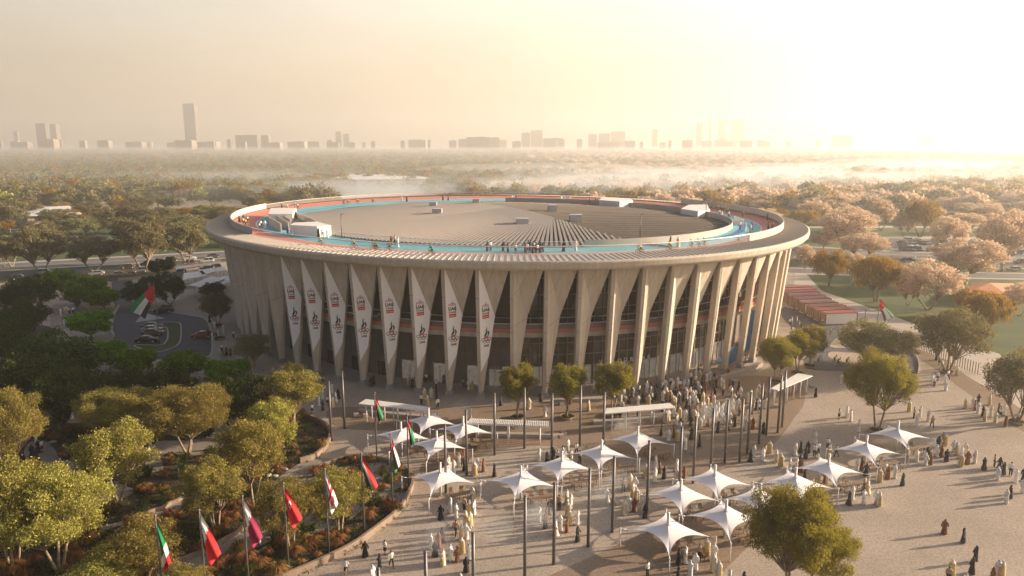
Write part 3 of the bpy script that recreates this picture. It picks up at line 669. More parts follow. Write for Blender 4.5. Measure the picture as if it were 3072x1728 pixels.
# the court inside the curved wall with the flagpoles, and its planting strip
COURT = W1s[:-8] + V([(640, 1460), (560, 1449), (640, 1400), (700, 1350), (760, 1290), (790, 1230)])
sheet('path', W1s[1:-6] + Zn(B1, [(1700, 1420), (1900, 1290), (2120, 1160), (2250, 900), (2210, 760)]), .105, M['path'])
STRIP = W1s[35:-3] + Zn(B1, [(1500, 1449), (1700, 1370), (1920, 1290), (2300, 1150)]) + Zn(B2, [(0, 1080), (60, 1040), (200, 920), (330, 880)])
sheet('planting_bed', STRIP, .115, M['soil'])
tag(wall_along('curved_wall', W1s, .75, .3, M['wall_b']), 'long low tan wall curving round the flagpole court', 'wall')
tag(wall_along('curved_wall', W2s, .75, .35, M['wall_b']), 'short curved tan wall round the grass bed by the first shelter', 'wall')
o = wall_along('edging_wall', Zn(B1, [(1000, 1022), (1110, 995), (1170, 965), (1215, 958), (1290, 915), (1345, 895), (1400, 862)]), .5, .3, M['wall_b']); tag(o, 'stepped ochre edging wall beside the upper garden path', 'wall')
o = wall_along('edging_wall', Zn(B1, [(1270, 1372), (1400, 1335), (1500, 1295), (1600, 1250), (1690, 1195), (1780, 1150), (1835, 1100)]), .5, .3, M['wall_b']); tag(o, 'stepped ochre edging wall behind the row of flagpoles', 'wall')
# cycle circuit on the right
CYC = smooth(Zn(O6, [(770, 490), (1240, 640), (1190, 700), (1110, 790), (1300, 800), (1500, 790), (1650, 805), (1730, 840), (1782, 930), (1770, 995), (1650, 1005), (1340, 980), (1000, 970), (930, 930), (915, 880), (1000, 800), (960, 700), (780, 610)]), 3, True)
sheet('cycle_circuit', CYC, .058, M['asphalt'])
sheet('plaza', smooth(Zn(O6, [(1120, 830), (1300, 838), (1640, 845), (1690, 900), (1680, 950), (1380, 930), (1200, 905), (1105, 870)]), 3, True), .062, M['plaza'])
o = wall_along('kerb', smooth(Zn(O6, [(1600, 800), (1700, 815), (1765, 870), (1785, 940), (1775, 1000)]), 4), .35, .2, M['kerb']); kind(o, 'structure')

# ================================================================ TREES AND PLANTS
def unit(v): return v / (np.linalg.norm(v, axis=-1, keepdims=True) + 1e-9)
def leaves(cent, rad, n, size, aspect=.45, droop=0.0, shell=.55, seed=0, up=.3):
    """n small four-cornered leaves spread through ellipsoid clumps (cent m x 3, rad m x 3)"""
    g = np.random.default_rng(seed); m = len(cent)
    vol = (rad[:, 0] * rad[:, 1] * rad[:, 2]) ** (2 / 3); idx = g.choice(m, n, p=vol / vol.sum())
    d = unit(g.normal(size=(n, 3))); r = shell * .55 + (1.08 - shell * .55) * g.random((n, 1)) ** .55
    r = np.where(g.random((n, 1)) < .26, r * (1 + .8 * g.random((n, 1)) ** 1.5), r)
    p = cent[idx] + d * rad[idx] * r
    if droop: p[:, 2] -= droop * g.random(n) ** 2 * rad[idx][:, 2]
    a = unit(g.normal(size=(n, 3)) + np.array([0, 0, -droop * 4 if droop else up])); b = unit(np.cross(a, g.normal(size=(n, 3))))
    s = size * (.6 + .8 * g.random((n, 1))); L = a * s; W = b * s * aspect
    v = np.stack([p - L, p - W, p + L, p + W], 1).reshape(-1, 3)
    return v
def quads_mesh(name, v, m):
    n = len(v) // 4; me = bpy.data.meshes.new(name); me.vertices.add(len(v)); me.vertices.foreach_set('co', v.astype(np.float32).ravel())
    me.loops.add(len(v)); me.loops.foreach_set('vertex_index', np.arange(len(v), dtype=np.int32)); me.polygons.add(n)
    me.polygons.foreach_set('loop_start', np.arange(0, len(v), 4, dtype=np.int32)); me.polygons.foreach_set('loop_total', np.full(n, 4, dtype=np.int32))
    me.update(); me.validate(); me.materials.append(m); return me
def tree_proto(seed, H=7.0, W=6.0, crown0=.35, stems=3, clumps=26, n=9000, leaf=.16, droop=0.0, flat=.8, clump=.25, bark='bark', lm='olive', aspect=.45, lean=.25, twigs=True):
    """returns (trunk mesh, crown mesh) of a tree of height H and crown width W standing at the origin"""
    g = np.random.default_rng(seed); rd = random.Random(seed); mb = MB(); cs, rs = [], []
    zc, rz = H * (crown0 + 1) / 2, H * (1 - crown0) / 2; rw = W / 2
    k = 0
    for i in range(clumps):                                   # clumps by a sunflower pattern over a dome, jittered
        f = (i + .5) / clumps; ph = i * 2.39996 + rd.uniform(-.3, .3); zz = 1 - 2 * f * .86; rr = math.sqrt(max(0, 1 - zz * zz))
        q = rd.uniform(.66, .98) if i % 4 else rd.uniform(.25, .6)
        cr = clump * rd.uniform(.7, 1.25)
        cs.append((rr * cos(ph) * rw * q, rr * sin(ph) * rw * q, zc + zz * rz * q * .85)); rs.append((rw * cr * 1.25, rw * cr * 1.25, rw * cr * flat))
    cs, rs = np.array(cs), np.array(rs)
    fork = H * crown0 * .35; base = []
    for s_ in range(stems):
        a = 2 * pi * s_ / stems + rd.uniform(-.5, .5); l = lean * (0 if stems == 1 else 1)
        p0 = (cos(a) * .10 * (stems > 1), sin(a) * .10 * (stems > 1), -.1); p1 = (cos(a) * l * rw * .4, sin(a) * l * rw * .4, fork)
        p2 = (cos(a) * l * rw * .9 + rd.uniform(-.2, .2), sin(a) * l * rw * .9 + rd.uniform(-.2, .2), H * crown0 * 1.05); r0 = H * .022 * (1.3 if stems == 1 else 1)
        mb.tube([p0, p1, p2], [r0, r0 * .75, r0 * .6], 6); base.append((p2, r0 * .6))
    for i, c in enumerate(cs):
        b, r0 = min(base, key=lambda t: (t[0][0] - c[0]) ** 2 + (t[0][1] - c[1]) ** 2)
        if i % 2 == 0 or twigs:
            m_ = ((b[0] * .55 + c[0] * .45) + rd.uniform(-.2, .2), (b[1] * .55 + c[1] * .45) + rd.uniform(-.2, .2), b[2] * .45 + c[2] * .55 - rd.uniform(0, .3))
            mb.tube([b, m_, tuple(c + np.array([0, 0, rs[i][2] * .5]))], [r0 * .7, r0 * .4, r0 * .12], 4, cap=False)
            for q in range(2 if twigs else 0):
                e = c + rs[i] * g.normal(size=3) * .55; mb.tube([m_, tuple(c * .6 + np.array(m_) * .4 + g.normal(size=3) * .12), tuple(e)], [r0 * .3, r0 * .18, r0 * .08], 3, cap=False)
    v = leaves(cs, rs, n, leaf, aspect, droop, seed=seed)
    v[:, 2] = np.maximum(v[:, 2], H * .08)
    tm = bpy.data.meshes.new('trunk'); tm.from_pydata([tuple(p) for p in mb.v], [], mb.f); tm.materials.append(M[bark]); tm.polygons.foreach_set('use_smooth', [True] * len(mb.f)); tm.update()
    return tm, quads_mesh('crown', v, LM_[lm])
LM_ = {
 'olive': leafmat('olive_leaves', (.08, .082, .022), (.46, .41, .12), (.46, .40, .08), .30),
 'ficus': leafmat('glossy_green_leaves', (.02, .06, .008), (.24, .40, .03), (.20, .42, .03), .35),
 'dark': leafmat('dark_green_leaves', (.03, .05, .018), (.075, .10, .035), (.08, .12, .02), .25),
 'gold': leafmat('yellow_green_leaves', (.055, .07, .02), (.31, .28, .055), (.40, .34, .05), .35),
 'grey': leafmat('grey_green_leaves', (.11, .115, .06), (.30, .28, .16), (.32, .27, .10), .32),
 'amber': leafmat('amber_leaves', (.17, .115, .025), (.32, .22, .045), (.40, .24, .04), .4),
 'pink': leafmat('backlit_pale_leaves', (.34, .27, .20), (.85, .69, .54), (.80, .60, .42), .42),  # backlight and haze of the right-hand trees put into the leaf colour
 'grass_o': leafmat('orange_grass', (.17, .085, .03), (.36, .21, .09), (.35, .18, .06), .3, hue=.12),
 'grass_g': leafmat('green_grass_blades', (.03, .05, .012), (.09, .12, .03), (.1, .14, .02), .3),
}
def mkproto(name, desc, cat, meshes):
    r = empty(name); link('trunk', meshes[0], r); link('crown', meshes[1], r); r['proto'] = 1; return r
PR = {
 'O': [tree_proto(s, 6.5, 6.2, .26, 3, 62, 20000, .085, lm='olive', clump=.165) for s in (11, 12, 13)],
 'F': [tree_proto(s, 6.0, 6.0, .14, 1, 60, 10000, .16, lm='ficus', clump=.155, aspect=.7, bark='bark_d') for s in (21, 22)],
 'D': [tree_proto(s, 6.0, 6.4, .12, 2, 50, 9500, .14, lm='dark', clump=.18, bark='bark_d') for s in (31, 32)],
 'Y': [tree_proto(s, 6.0, 4.2, .30, 2, 46, 15000, .08, lm='gold', clump=.19, flat=.9, lean=.15) for s in (41, 42)],
 'G': [tree_proto(s, 8.0, 8.0, .20, 3, 60, 11500, .14, lm='grey', clump=.165) for s in (51, 52, 53)],
 'W': [tree_proto(s, 8.0, 7.0, .22, 2, 44, 10000, .18, lm='amber', clump=.18, droop=1.6, aspect=.25, bark='bark_d') for s in (61, 62)],
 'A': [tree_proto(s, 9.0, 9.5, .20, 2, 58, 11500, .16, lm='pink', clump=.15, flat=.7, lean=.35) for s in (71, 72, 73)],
 'V': [tree_proto(s, 9.0, 8.5, .20, 2, 56, 11500, .16, lm='grey', clump=.155, flat=.7, lean=.35) for s in (74, 75, 76)],
}
PR['O2'] = [tree_proto(s, 8.0, 9.5, .26, 3, 95, 46000, .085, lm='olive', clump=.135) for s in (14, 15)]
PR['Y2'] = [tree_proto(s, 8.5, 8.5, .26, 2, 85, 42000, .085, lm='gold', clump=.15, flat=.9) for s in (43, 44)]
SIZE = {'O2': (8, 9.5), 'Y2': (8.5, 8.5), 'O': (6.5, 6.2), 'F': (6, 6), 'D': (6, 6.4), 'Y': (6, 4.2), 'G': (8, 8), 'W': (8, 7), 'A': (9, 9.5), 'V': (9, 8.5)}
TNAME = {}
TNAME.update({'O': ('olive_tree', 'olive tree', 'olive trees in the garden'), 'F': ('leafy_tree', 'bright green leafy tree', 'bright green trees round the drop-off'),
 'D': ('dark_tree', 'dark green shaded tree', 'dark trees in the velodrome shade'), 'Y': ('plaza_tree', 'small yellow-green planter tree', 'planter trees on the plaza'),
 'G': ('broad_tree', 'broad grey-green tree', 'broad trees beside the plaza'), 'W': ('weeping_tree', 'amber weeping tree', 'amber weeping trees in the park'),
 'A': ('acacia_tree', 'sunlit pale acacia', 'sunlit acacias in the park'), 'V': ('park_tree', 'grey-green park tree', 'grey-green trees in the park')})
TNAME['O2'] = TNAME['O']; TNAME['Y2'] = TNAME['Y']
tree_n = [0]; TREES = []
def plant_tree(k, x, y, h, wd, desc=None, rz=None, z=0.0):
    if k in 'OY' and wd > 1.3 * SIZE[k][1]: k += '2'
    tm, cm = PR[k][tree_n[0] % len(PR[k])]; tree_n[0] += 1; H, W = SIZE[k]; nm, ds, gr = TNAME[k]
    r = empty(nm, (x, y, z), rz if rz is not None else random.uniform(0, 6.28)); link('trunk', tm, r); link('crown', cm, r)
    r.scale = (wd / W * 1.12, wd / W * 1.12, h / H); pend(r, desc or ds, 'tree', x, y, z + h * .5, gr); TREES.append((x, y, wd)); return r
def tree_px(k, bx, by, top, wpx, cx=None, desc=None, **kw):
    """base (bx, by), crown top row and crown width measured on the photograph (3072 wide)"""
    x, y = G(bx, by); zc = y * cos(TH) + CAMH * sin(TH)
    lo, hi = 0.5, 30.0
    for _ in range(30):
        m_ = (lo + hi) / 2
        if pix(x, y, m_)[1] > top: lo = m_
        else: hi = m_
    return plant_tree(k, x, y, lo, wpx * zc / F_PX * .96, desc, **kw)
def tv(k, L, **kw):
    for (bx, by, top, wd) in L: s = 1.19255; tree_px(k, bx * s, by * s, top * s, wd * s, **kw)
def tz(k, off, L, **kw):
    for (bx, by, top, wd) in L: tree_px(k, off[0] + bx / K, off[1] + by / K, off[1] + top / K, wd / K, **kw)
tv('O', [(298, 1270, 1058, 180), (475, 1145, 965, 205), (300, 1112, 968, 175), (640, 1268, 1045, 155), (735, 1085, 912, 140), (25, 1200, 978, 175), (150, 1440, 1165, 250), (40, 1445, 1150, 190),
         (543, 1339, 1150, 150), (360, 1485, 1312, 190), (733, 1388, 1200, 150), (855, 1342, 1178, 150), (262, 1545, 1392, 170), (690, 1180, 1000, 110), (470, 1560, 1420, 120)])
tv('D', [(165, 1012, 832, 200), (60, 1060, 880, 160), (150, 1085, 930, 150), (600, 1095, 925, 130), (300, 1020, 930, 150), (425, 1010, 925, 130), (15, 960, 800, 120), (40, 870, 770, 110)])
tz('F', O4, [(470, 410, 190, 215), (700, 480, 240, 255), (790, 510, 345, 230), (700, 735, 500, 310), (835, 965, 730, 245), (1050, 1030, 780, 290), (1390, 1065, 815, 320), (1665, 1125, 868, 230), (1820, 1010, 880, 150), (590, 520, 300, 160)])
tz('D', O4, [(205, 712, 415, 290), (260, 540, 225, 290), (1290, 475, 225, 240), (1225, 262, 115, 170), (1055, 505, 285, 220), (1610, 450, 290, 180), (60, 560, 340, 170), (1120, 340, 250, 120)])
tz('G', O4, [(1640, 635, 362, 225), (1912, 952, 672, 240)])
tz('Y', O5, [(1327, 1335, 895, 265), (1703, 1332, 905, 270), (2045, 1318, 878, 285)])
tz('Y', O6, [(705, 1062, 700, 270), (862, 1000, 650, 230), (958, 945, 612, 220)])
tz('Y', O6, [(1465, 1432, 790, 430)], desc='tallest golden planter tree on the plaza')
tz('G', O6, [(1400, 960, 570, 420), (1600, 920, 660, 300), (1995, 985, 470, 460), (2515, 1368, 790, 460)])
tz('Y', B3, [(800, 1640, 740, 640)], desc='big golden tree at the bottom edge'); tz('Y', B3, [(1020, 1600, 1010, 480)], desc='lower golden tree at the bottom edge')
tz('W', O6, [(1455, 455, 60, 330), (1100, 335, 30, 250), (2285, 700, 340, 330), (2160, 560, 330, 200), (2420, 520, 400, 190)])
tz('W', O3, [(1790, 1035, 720, 270), (2150, 810, 680, 210), (920, 960, 820, 180), (700, 930, 800, 160), (2230, 870, 760, 120)])
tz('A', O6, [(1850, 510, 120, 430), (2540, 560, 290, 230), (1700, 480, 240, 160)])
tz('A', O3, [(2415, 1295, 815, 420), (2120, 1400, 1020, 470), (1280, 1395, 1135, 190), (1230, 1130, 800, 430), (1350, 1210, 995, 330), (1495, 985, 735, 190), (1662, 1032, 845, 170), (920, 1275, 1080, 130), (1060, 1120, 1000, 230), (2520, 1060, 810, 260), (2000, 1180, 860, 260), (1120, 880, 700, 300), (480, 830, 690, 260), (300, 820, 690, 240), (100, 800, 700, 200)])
tz('V', O1, [(318, 1312, 925, 360), (95, 1255, 1000, 220), (75, 1000, 735, 270), (1080, 1295, 840, 400), (712, 1295, 1000, 340), (1410, 1240, 895, 330), (600, 1040, 878, 260), (1640, 1110, 960, 150), (1180, 1010, 790, 320), (30, 1260, 1010, 150), (840, 960, 790, 180), (1000, 1000, 770, 200), (1610, 800, 640, 210), (1260, 740, 620, 180), (1560, 940, 780, 230)])
tz('W', O1, [(265, 830, 690, 110), (375, 825, 715, 90), (525, 830, 720, 100), (920, 1160, 1050, 70), (665, 740, 670, 90), (750, 900, 840, 100), (1250, 930, 830, 160), (1400, 920, 800, 180), (40, 1010, 900, 140), (2165, 790, 735, 120)])
# more single trees through the park on both sides, then the far wood as one mass
def near_any(x, y, r): return any((x - a) ** 2 + (y - b) ** 2 < r * r for a, b, c in TREES)
def on_road(x, y):
    return any(math.hypot(x - a, y - b) < 13 for a, b in ROAD) or inpoly((x, y), CARPARK)
cnt = 0; tries = 0; gr_ = random.Random(5)
while cnt < 180 and tries < 20000:
    tries += 1; y = 275 + 330 * gr_.random() ** 1.2; x = gr_.uniform(-.74, .74) * y
    if near_any(x, y, 9 + (y - 275) * .01) or on_road(x, y) or (abs(x + 3) < 72 and y < 268): continue
    if 345 < y < 600 and 1005 < pix(x, y, 0)[0] < 1285: continue      # the clearing round the white hall
    if x > 95 and 290 < y < 360 and gr_.random() < .7: continue
    if x < -60 and y < 330 and gr_.random() < .35: continue
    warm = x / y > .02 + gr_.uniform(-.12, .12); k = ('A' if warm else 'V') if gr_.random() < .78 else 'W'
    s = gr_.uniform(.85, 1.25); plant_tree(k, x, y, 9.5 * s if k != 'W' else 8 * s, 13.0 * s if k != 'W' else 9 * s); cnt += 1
def far_tree(seed, lm):
    g = np.random.default_rng(seed); cs = []; rs = []
    for i in range(11):
        a = i * 2.4; q = math.sqrt(i / 11) * 3.4; cs.append((q * cos(a), q * sin(a), 6.6 - q * .55 + g.normal() * .5)); r = 1.7 + g.random() * .7; rs.append((r, r, r * .75))
    v = leaves(np.array(cs), np.array(rs), 900, .62, .6, 0, .6, seed); me = quads_mesh('far_tree', v, LM_[lm]); o = bpy.data.objects.new('far_tree_crown', me); return o
def wood(name, lms, cond, n, seed, y0, y1, smin):
    """one mass of distant trees: points that carry instances of a few crowns"""
    g = np.random.default_rng(seed); u = g.random(n * 3); yy = y0 * (y1 / y0) ** (u ** .62); xx = g.uniform(-.80, .80, n * 3) * yy
    pts = [(x, y) for x, y in zip(xx, yy) if cond(x, y)][:n]
    me = bpy.data.meshes.new(name); me.from_pydata([(x, y, 0) for x, y in pts], [], []); o = link(name, me); kind(o, 'stuff')
    c = bpy.data.collections.new(name + '_crowns')
    for i, l in enumerate(lms): c.objects.link(far_tree(seed * 10 + i, l))
    ng = bpy.data.node_groups.new(name, 'GeometryNodeTree'); ng.interface.new_socket('Geometry', in_out='INPUT', socket_type='NodeSocketGeometry'); ng.interface.new_socket('Geometry', in_out='OUTPUT', socket_type='NodeSocketGeometry')
    N = ng.nodes; gi = N.new('NodeGroupInput'); go = N.new('NodeGroupOutput'); ip = N.new('GeometryNodeInstanceOnPoints'); ci = N.new('GeometryNodeCollectionInfo'); ci.inputs[0].default_value = c
    ci.inputs[1].default_value = True; ci.inputs[2].default_value = True
    ip.inputs['Pick Instance'].default_value = True
    def rv(a, b, typ='FLOAT_VECTOR', sd=0):
        r = N.new('FunctionNodeRandomValue'); r.data_type = typ
        if typ == 'FLOAT_VECTOR': r.inputs[0].default_value = a; r.inputs[1].default_value = b; return r.outputs[0]
        r.inputs[2].default_value = a; r.inputs[3].default_value = b; return r.outputs[1]
    ng.links.new(gi.outputs[0], ip.inputs['Points']); ng.links.new(ci.outputs[0], ip.inputs['Instance'])
    ng.links.new(rv((0, 0, 0), (0, 0, 6.28)), ip.inputs['Rotation']); ng.links.new(rv(smin, smin * 1.7, 'FLOAT'), ip.inputs['Scale']); ng.links.new(ip.outputs[0], go.inputs[0])
    o.modifiers.new('trees', 'NODES').node_group = ng; return o
def bh(x, y): return not (y < 610 and 1000 < pix(x, y, 0)[0] < 1290)       # keeps the hall's clearing open
wood('wood', ['grey', 'grey', 'olive', 'grey', 'amber'], lambda x, y: x < y * .03 + 40 * sin(y * .02) and bh(x, y) and not on_road(x, y), 8500, 3, 430, 3900, 1.0)
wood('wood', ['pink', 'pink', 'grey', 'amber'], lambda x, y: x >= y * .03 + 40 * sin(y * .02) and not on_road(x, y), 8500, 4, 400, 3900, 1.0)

# grasses and shrubs in the beds
def tuft_mesh(seed, n, h, spread, wd, m_, stiff=.5):
    g = random.Random(seed); v = []
    for i in range(n):
        a = g.uniform(0, 6.28); l = h * g.uniform(.6, 1.1); s_ = spread * g.uniform(.2, 1); px, py = cos(a) * .08, sin(a) * .08; ux, uy = -sin(a) * wd / 2, cos(a) * wd / 2
        m1 = (px + cos(a) * s_ * .4, py + sin(a) * s_ * .4, l * (.7 + .2 * stiff)); m2 = (px + cos(a) * s_, py + sin(a) * s_, l * stiff)
        v += [(px - ux, py - uy, 0), (px + ux, py + uy, 0), (m1[0] + ux, m1[1] + uy, m1[2]), (m1[0] - ux, m1[1] - uy, m1[2])]
        v += [(m1[0] - ux, m1[1] - uy, m1[2]), (m1[0] + ux, m1[1] + uy, m1[2]), (m2[0] + ux * .3, m2[1] + uy * .3, m2[2]), (m2[0] - ux * .3, m2[1] - uy * .3, m2[2])]
    return quads_mesh('blades', np.array(v), m_)
TUFT = [('fountain_plant', 'orange fountain grass tuft', 'orange grasses in the beds', tuft_mesh(1, 170, 1.15, .95, .035, LM_['grass_o'])),
        ('fountain_plant', 'orange fountain grass tuft', 'orange grasses in the beds', tuft_mesh(2, 140, .9, .85, .035, LM_['grass_o'])),
        ('spiky_plant', 'dark spiky rosette plant', 'spiky plants in the beds', tuft_mesh(3, 46, .95, .9, .10, LM_['grass_g'], .8)),
        ('clump_plant', 'dark green grass clump', 'green grass clumps in the beds', tuft_mesh(4, 130, .8, .8, .05, LM_['grass_g']))]
FRAMEBED = [GARD, STRIP]
def in_bed(x, y):
    if inpoly((x, y), STRIP): return True
    if not inpoly((x, y), GARD): return False
    return not any(inpoly((x, y), p) for p in PATHS)
gr2 = random.Random(9); k = 0; t_ = 0
while k < 440 and t_ < 14000:
    t_ += 1; px, py = gr2.uniform(-20, 1240), 1240 + 500 * gr2.random(); x, y = G(px, py)
    if not in_bed(x, y): continue
    nm, ds, gp_, me = TUFT[gr2.choice((0, 0, 1, 1, 2, 3))]; s = gr2.uniform(.8, 1.55)
    o = link(nm, me, None, (x, y, .06), gr2.uniform(0, 6)); o.scale = (s, s, s); pend(o, ds, 'plant', x, y, .4, gp_); k += 1
cs = []
g = np.random.default_rng(3)
while len(cs) < 1700:
    px, py = g.uniform(-30, 1250), g.uniform(1020, 1750); x, y = G(px, py)
    if in_bed(x, y): cs.append((x, y, .1))
cs = np.array(cs); rs = np.tile(np.array([[.7, .7, .28]]), (len(cs), 1)) * g.uniform(.5, 1.3, (len(cs), 1))
kind(link('ground_cover', quads_mesh('ground_cover', leaves(cs, rs, 60000, .11, .5, seed=8, up=1.0), LM_['grass_g'])), 'stuff')
for i in range(34):
    while True:
        px, py = gr2.uniform(0, 1000), gr2.uniform(1230, 1500); x, y = G(px, py)
        if in_bed(x, y): break
    u = MB(); u.ell((0, 0, .12), (.35 + gr2.random() * .3, .3, .2), 7, 5); o = u.build('rock', M['stone'], None, (x, y, .06)); o.rotation_euler = (0, 0, gr2.uniform(0, 3)); pend(o, 'pale rounded rock in the planting', 'rock', x, y, .2, 'rocks in the beds')

# ================================================================ FAR BUILDINGS
def far_b(x0, x1, top, D, pale, label, name='tower_block', bands=True, base=441, dep=None):
    """x0..x1 and top on the photograph (2576 wide), standing at distance D"""
    s = 1.19255; X0 = (x0 * s - CX) / F_PX * D; X1 = (x1 * s - CX) / F_PX * D
    v = -(top * s - CY) / F_PX; H = CAMH + D * math.tan(math.atan(v) - TH)
    X0, X1 = X0 * (cos(TH) + CAMH / D * sin(TH)), X1 * (cos(TH) + CAMH / D * sin(TH)); wd = X1 - X0; dp = dep or min(max(wd * .7, 14), 60)
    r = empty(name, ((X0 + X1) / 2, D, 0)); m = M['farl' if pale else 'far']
    u = MB(); u.box((0, 0, H / 2), (wd, dp, H)); u.box((wd * .1, dp * .1, H + 1.2), (wd * .35, dp * .35, 2.4)); u.build('wall', m, r)
    if bands:
        u = MB(); nfl = max(2, int(H / 8))
        for i in range(nfl): u.box((0, 0, (i + .5) * H / nfl + 1), (wd + .5, dp + .5, H / nfl * .38))
        u.build('window_bands', M['fwin'], r)
    tag(r, label, 'building', 'buildings on the skyline'); return r
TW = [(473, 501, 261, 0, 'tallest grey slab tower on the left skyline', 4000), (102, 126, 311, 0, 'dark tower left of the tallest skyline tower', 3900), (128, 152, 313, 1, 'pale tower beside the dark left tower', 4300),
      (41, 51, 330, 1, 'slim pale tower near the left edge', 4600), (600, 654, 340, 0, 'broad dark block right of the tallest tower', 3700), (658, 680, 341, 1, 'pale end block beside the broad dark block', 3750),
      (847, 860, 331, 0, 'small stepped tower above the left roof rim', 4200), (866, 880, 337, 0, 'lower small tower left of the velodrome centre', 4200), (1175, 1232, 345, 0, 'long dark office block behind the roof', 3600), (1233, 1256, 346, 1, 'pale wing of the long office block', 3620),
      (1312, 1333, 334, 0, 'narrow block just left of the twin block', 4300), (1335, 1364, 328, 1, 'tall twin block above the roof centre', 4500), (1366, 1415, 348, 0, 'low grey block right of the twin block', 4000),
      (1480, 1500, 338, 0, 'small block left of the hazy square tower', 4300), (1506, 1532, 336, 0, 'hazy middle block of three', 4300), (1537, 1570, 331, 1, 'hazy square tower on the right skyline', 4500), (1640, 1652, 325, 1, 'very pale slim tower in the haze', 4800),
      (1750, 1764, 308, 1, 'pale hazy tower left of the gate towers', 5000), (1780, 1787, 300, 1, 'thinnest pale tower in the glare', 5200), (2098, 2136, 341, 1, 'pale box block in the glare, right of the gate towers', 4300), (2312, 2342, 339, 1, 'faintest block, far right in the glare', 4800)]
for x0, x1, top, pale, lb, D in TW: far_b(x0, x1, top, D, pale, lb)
# linked towers under one top slab
r = empty('gate_towers', (0, 0, 0)); u = MB(); s = 1.19255; D = 5000
for a, b, t_ in ((1796, 1812, 306), (1829, 1842, 306), (1848, 1858, 306)):
    X0, X1 = (a * s - CX) / F_PX * D, (b * s - CX) / F_PX * D; H = CAMH + D * math.tan(math.atan(-(t_ * s - CY) / F_PX) - TH); u.box(((X0 + X1) / 2, D, H / 2), (X1 - X0, 40, H))
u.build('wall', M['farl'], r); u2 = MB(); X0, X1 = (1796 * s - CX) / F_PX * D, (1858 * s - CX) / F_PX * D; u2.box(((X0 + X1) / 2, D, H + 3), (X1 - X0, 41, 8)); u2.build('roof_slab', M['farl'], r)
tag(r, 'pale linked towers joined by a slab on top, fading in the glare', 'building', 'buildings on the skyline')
gb = random.Random(2)
for i in range(58):
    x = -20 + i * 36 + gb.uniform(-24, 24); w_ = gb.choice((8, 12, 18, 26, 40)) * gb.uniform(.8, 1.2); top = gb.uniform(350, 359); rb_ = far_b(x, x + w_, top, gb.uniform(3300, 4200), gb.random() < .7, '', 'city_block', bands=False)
    del rb_['label']; pend(rb_, 'low hazy city block', 'building', rb_.location.x, rb_.location.y, 10, 'low city blocks on the horizon')
for nm, x, y in (('the tallest tower', 487, 360), ('the dark left tower', 115, 360), ('the broad dark block', 628, 360), ('the long office block', 1205, 360), ('the twin block', 1350, 355), ('the hazy square tower', 1553, 355), ('the gate towers', 1826, 355), ('the small stepped tower', 853, 358), ('the pale box block', 2117, 356)):
    D = 3900; LM.append((nm, (x * s - CX) / F_PX * D, D, 20))
# low park buildings
def hall(off, pts, h, label, mw, mr, over=.6):
    P_ = Zn(off, pts); r = empty('park_building', (*P_[0], 0)); u = MB(); Q = [(x - P_[0][0], y - P_[0][1]) for x, y in P_]
    u.prism(Q, 0, h); u.build('wall', mw, r); c = (sum(p[0] for p in Q) / len(Q), sum(p[1] for p in Q) / len(Q))
    e = [(c[0] + (x - c[0]) * (1 + over * .1), c[1] + (y - c[1]) * (1 + over * .1)) for x, y in Q]
    u = MB(); n = len(e); u.add([(x, y, h + .1) for x, y in e] + [(x, y, h + .5) for x, y in e] + [(c[0], c[1], h + 1.8)], [tuple(range(n - 1, -1, -1))] + [(k, (k + 1) % n, n + (k + 1) % n, n + k) for k in range(n)] + [(n + k, n + (k + 1) % n, 2 * n) for k in range(n)])
    u.build('roof', mr, r); tag(r, label, 'building'); return r
hall(O1, [(215, 965), (610, 945), (520, 880), (60, 905)], 5.5, 'low beige flat-roofed building among the left park trees', M['bld'], M['bldw'])
hall(O2, [(-30, 682), (120, 700), (640, 690), (560, 650), (60, 645)], 10.5, 'long white hipped hall in mist beyond the roof', M['bldw'], M['bldw'])
hall(O6, [(2130, 470), (2420, 480), (2480, 400), (2180, 392)], 2.6, 'low orange-roofed pavilion behind the right weeping trees', M['bld'], M['orange'])
hall(O3, [(1480, 650), (1560, 655), (1580, 625), (1500, 620)], 4, 'tiny pale shed beyond the right trees', M['bldw'], M['bldw'])
def canopy(off, L, z, legs, label, name='canopy', slats=0, mat_='white', th=.14, cat='canopy'):
    """open roof on posts; L = roof corners as seen, at height z"""
    P_ = Zn(off, L, z); r = empty(name, (*P_[0], 0)); Q = [(x - P_[0][0], y - P_[0][1]) for x, y in P_]; u = MB()
    if slats:
        A, B, C_, D_ = [Vector(q) for q in Q]
        for i in range(slats + 1):
            f = i / slats; p, q = A.lerp(B, f), D_.lerp(C_, f); d = (B - A).normalized() * .06; u.prism([tuple(p - d), tuple(p + d), tuple(q + d), tuple(q - d)], z, z + .12)
        for f in (0, .5, 1): p, q = A.lerp(D_, f), B.lerp(C_, f); d = (D_ - A).normalized() * .06; u.prism([tuple(p - d), tuple(q - d), tuple(q + d), tuple(p + d)], z - .1, z)
    else: u.prism(Q, z, z + th)
    u.build('roof', M[mat_], r)
    A, B, C_, D_ = [Vector(q) for q in Q]
    for i in range(legs):
        f = (i + .5) / legs; lo = D_.lerp(C_, f).lerp(A.lerp(B, f), .12); l2 = A.lerp(B, f).lerp(D_.lerp(C_, f), .12)
        for j, p in enumerate((lo, l2)):
            v = MB(); v.tube([(p.x, p.y, 0), (p.x, p.y, z)], .09, 6); v.build('post', M['steelw'], r)
    tag(r, label, cat); return r
canopy(B2, [(185, 120), (675, 180), (650, 210), (130, 155)], 2.7, 5, 'long white canopy roof over a bench, nearest the left flagpoles', 'shelter')
canopy(B2, [(975, 265), (1560, 285), (1560, 325), (955, 298)], 2.6, 5, 'slatted white pergola in front of the planter trees', 'pergola', slats=44)
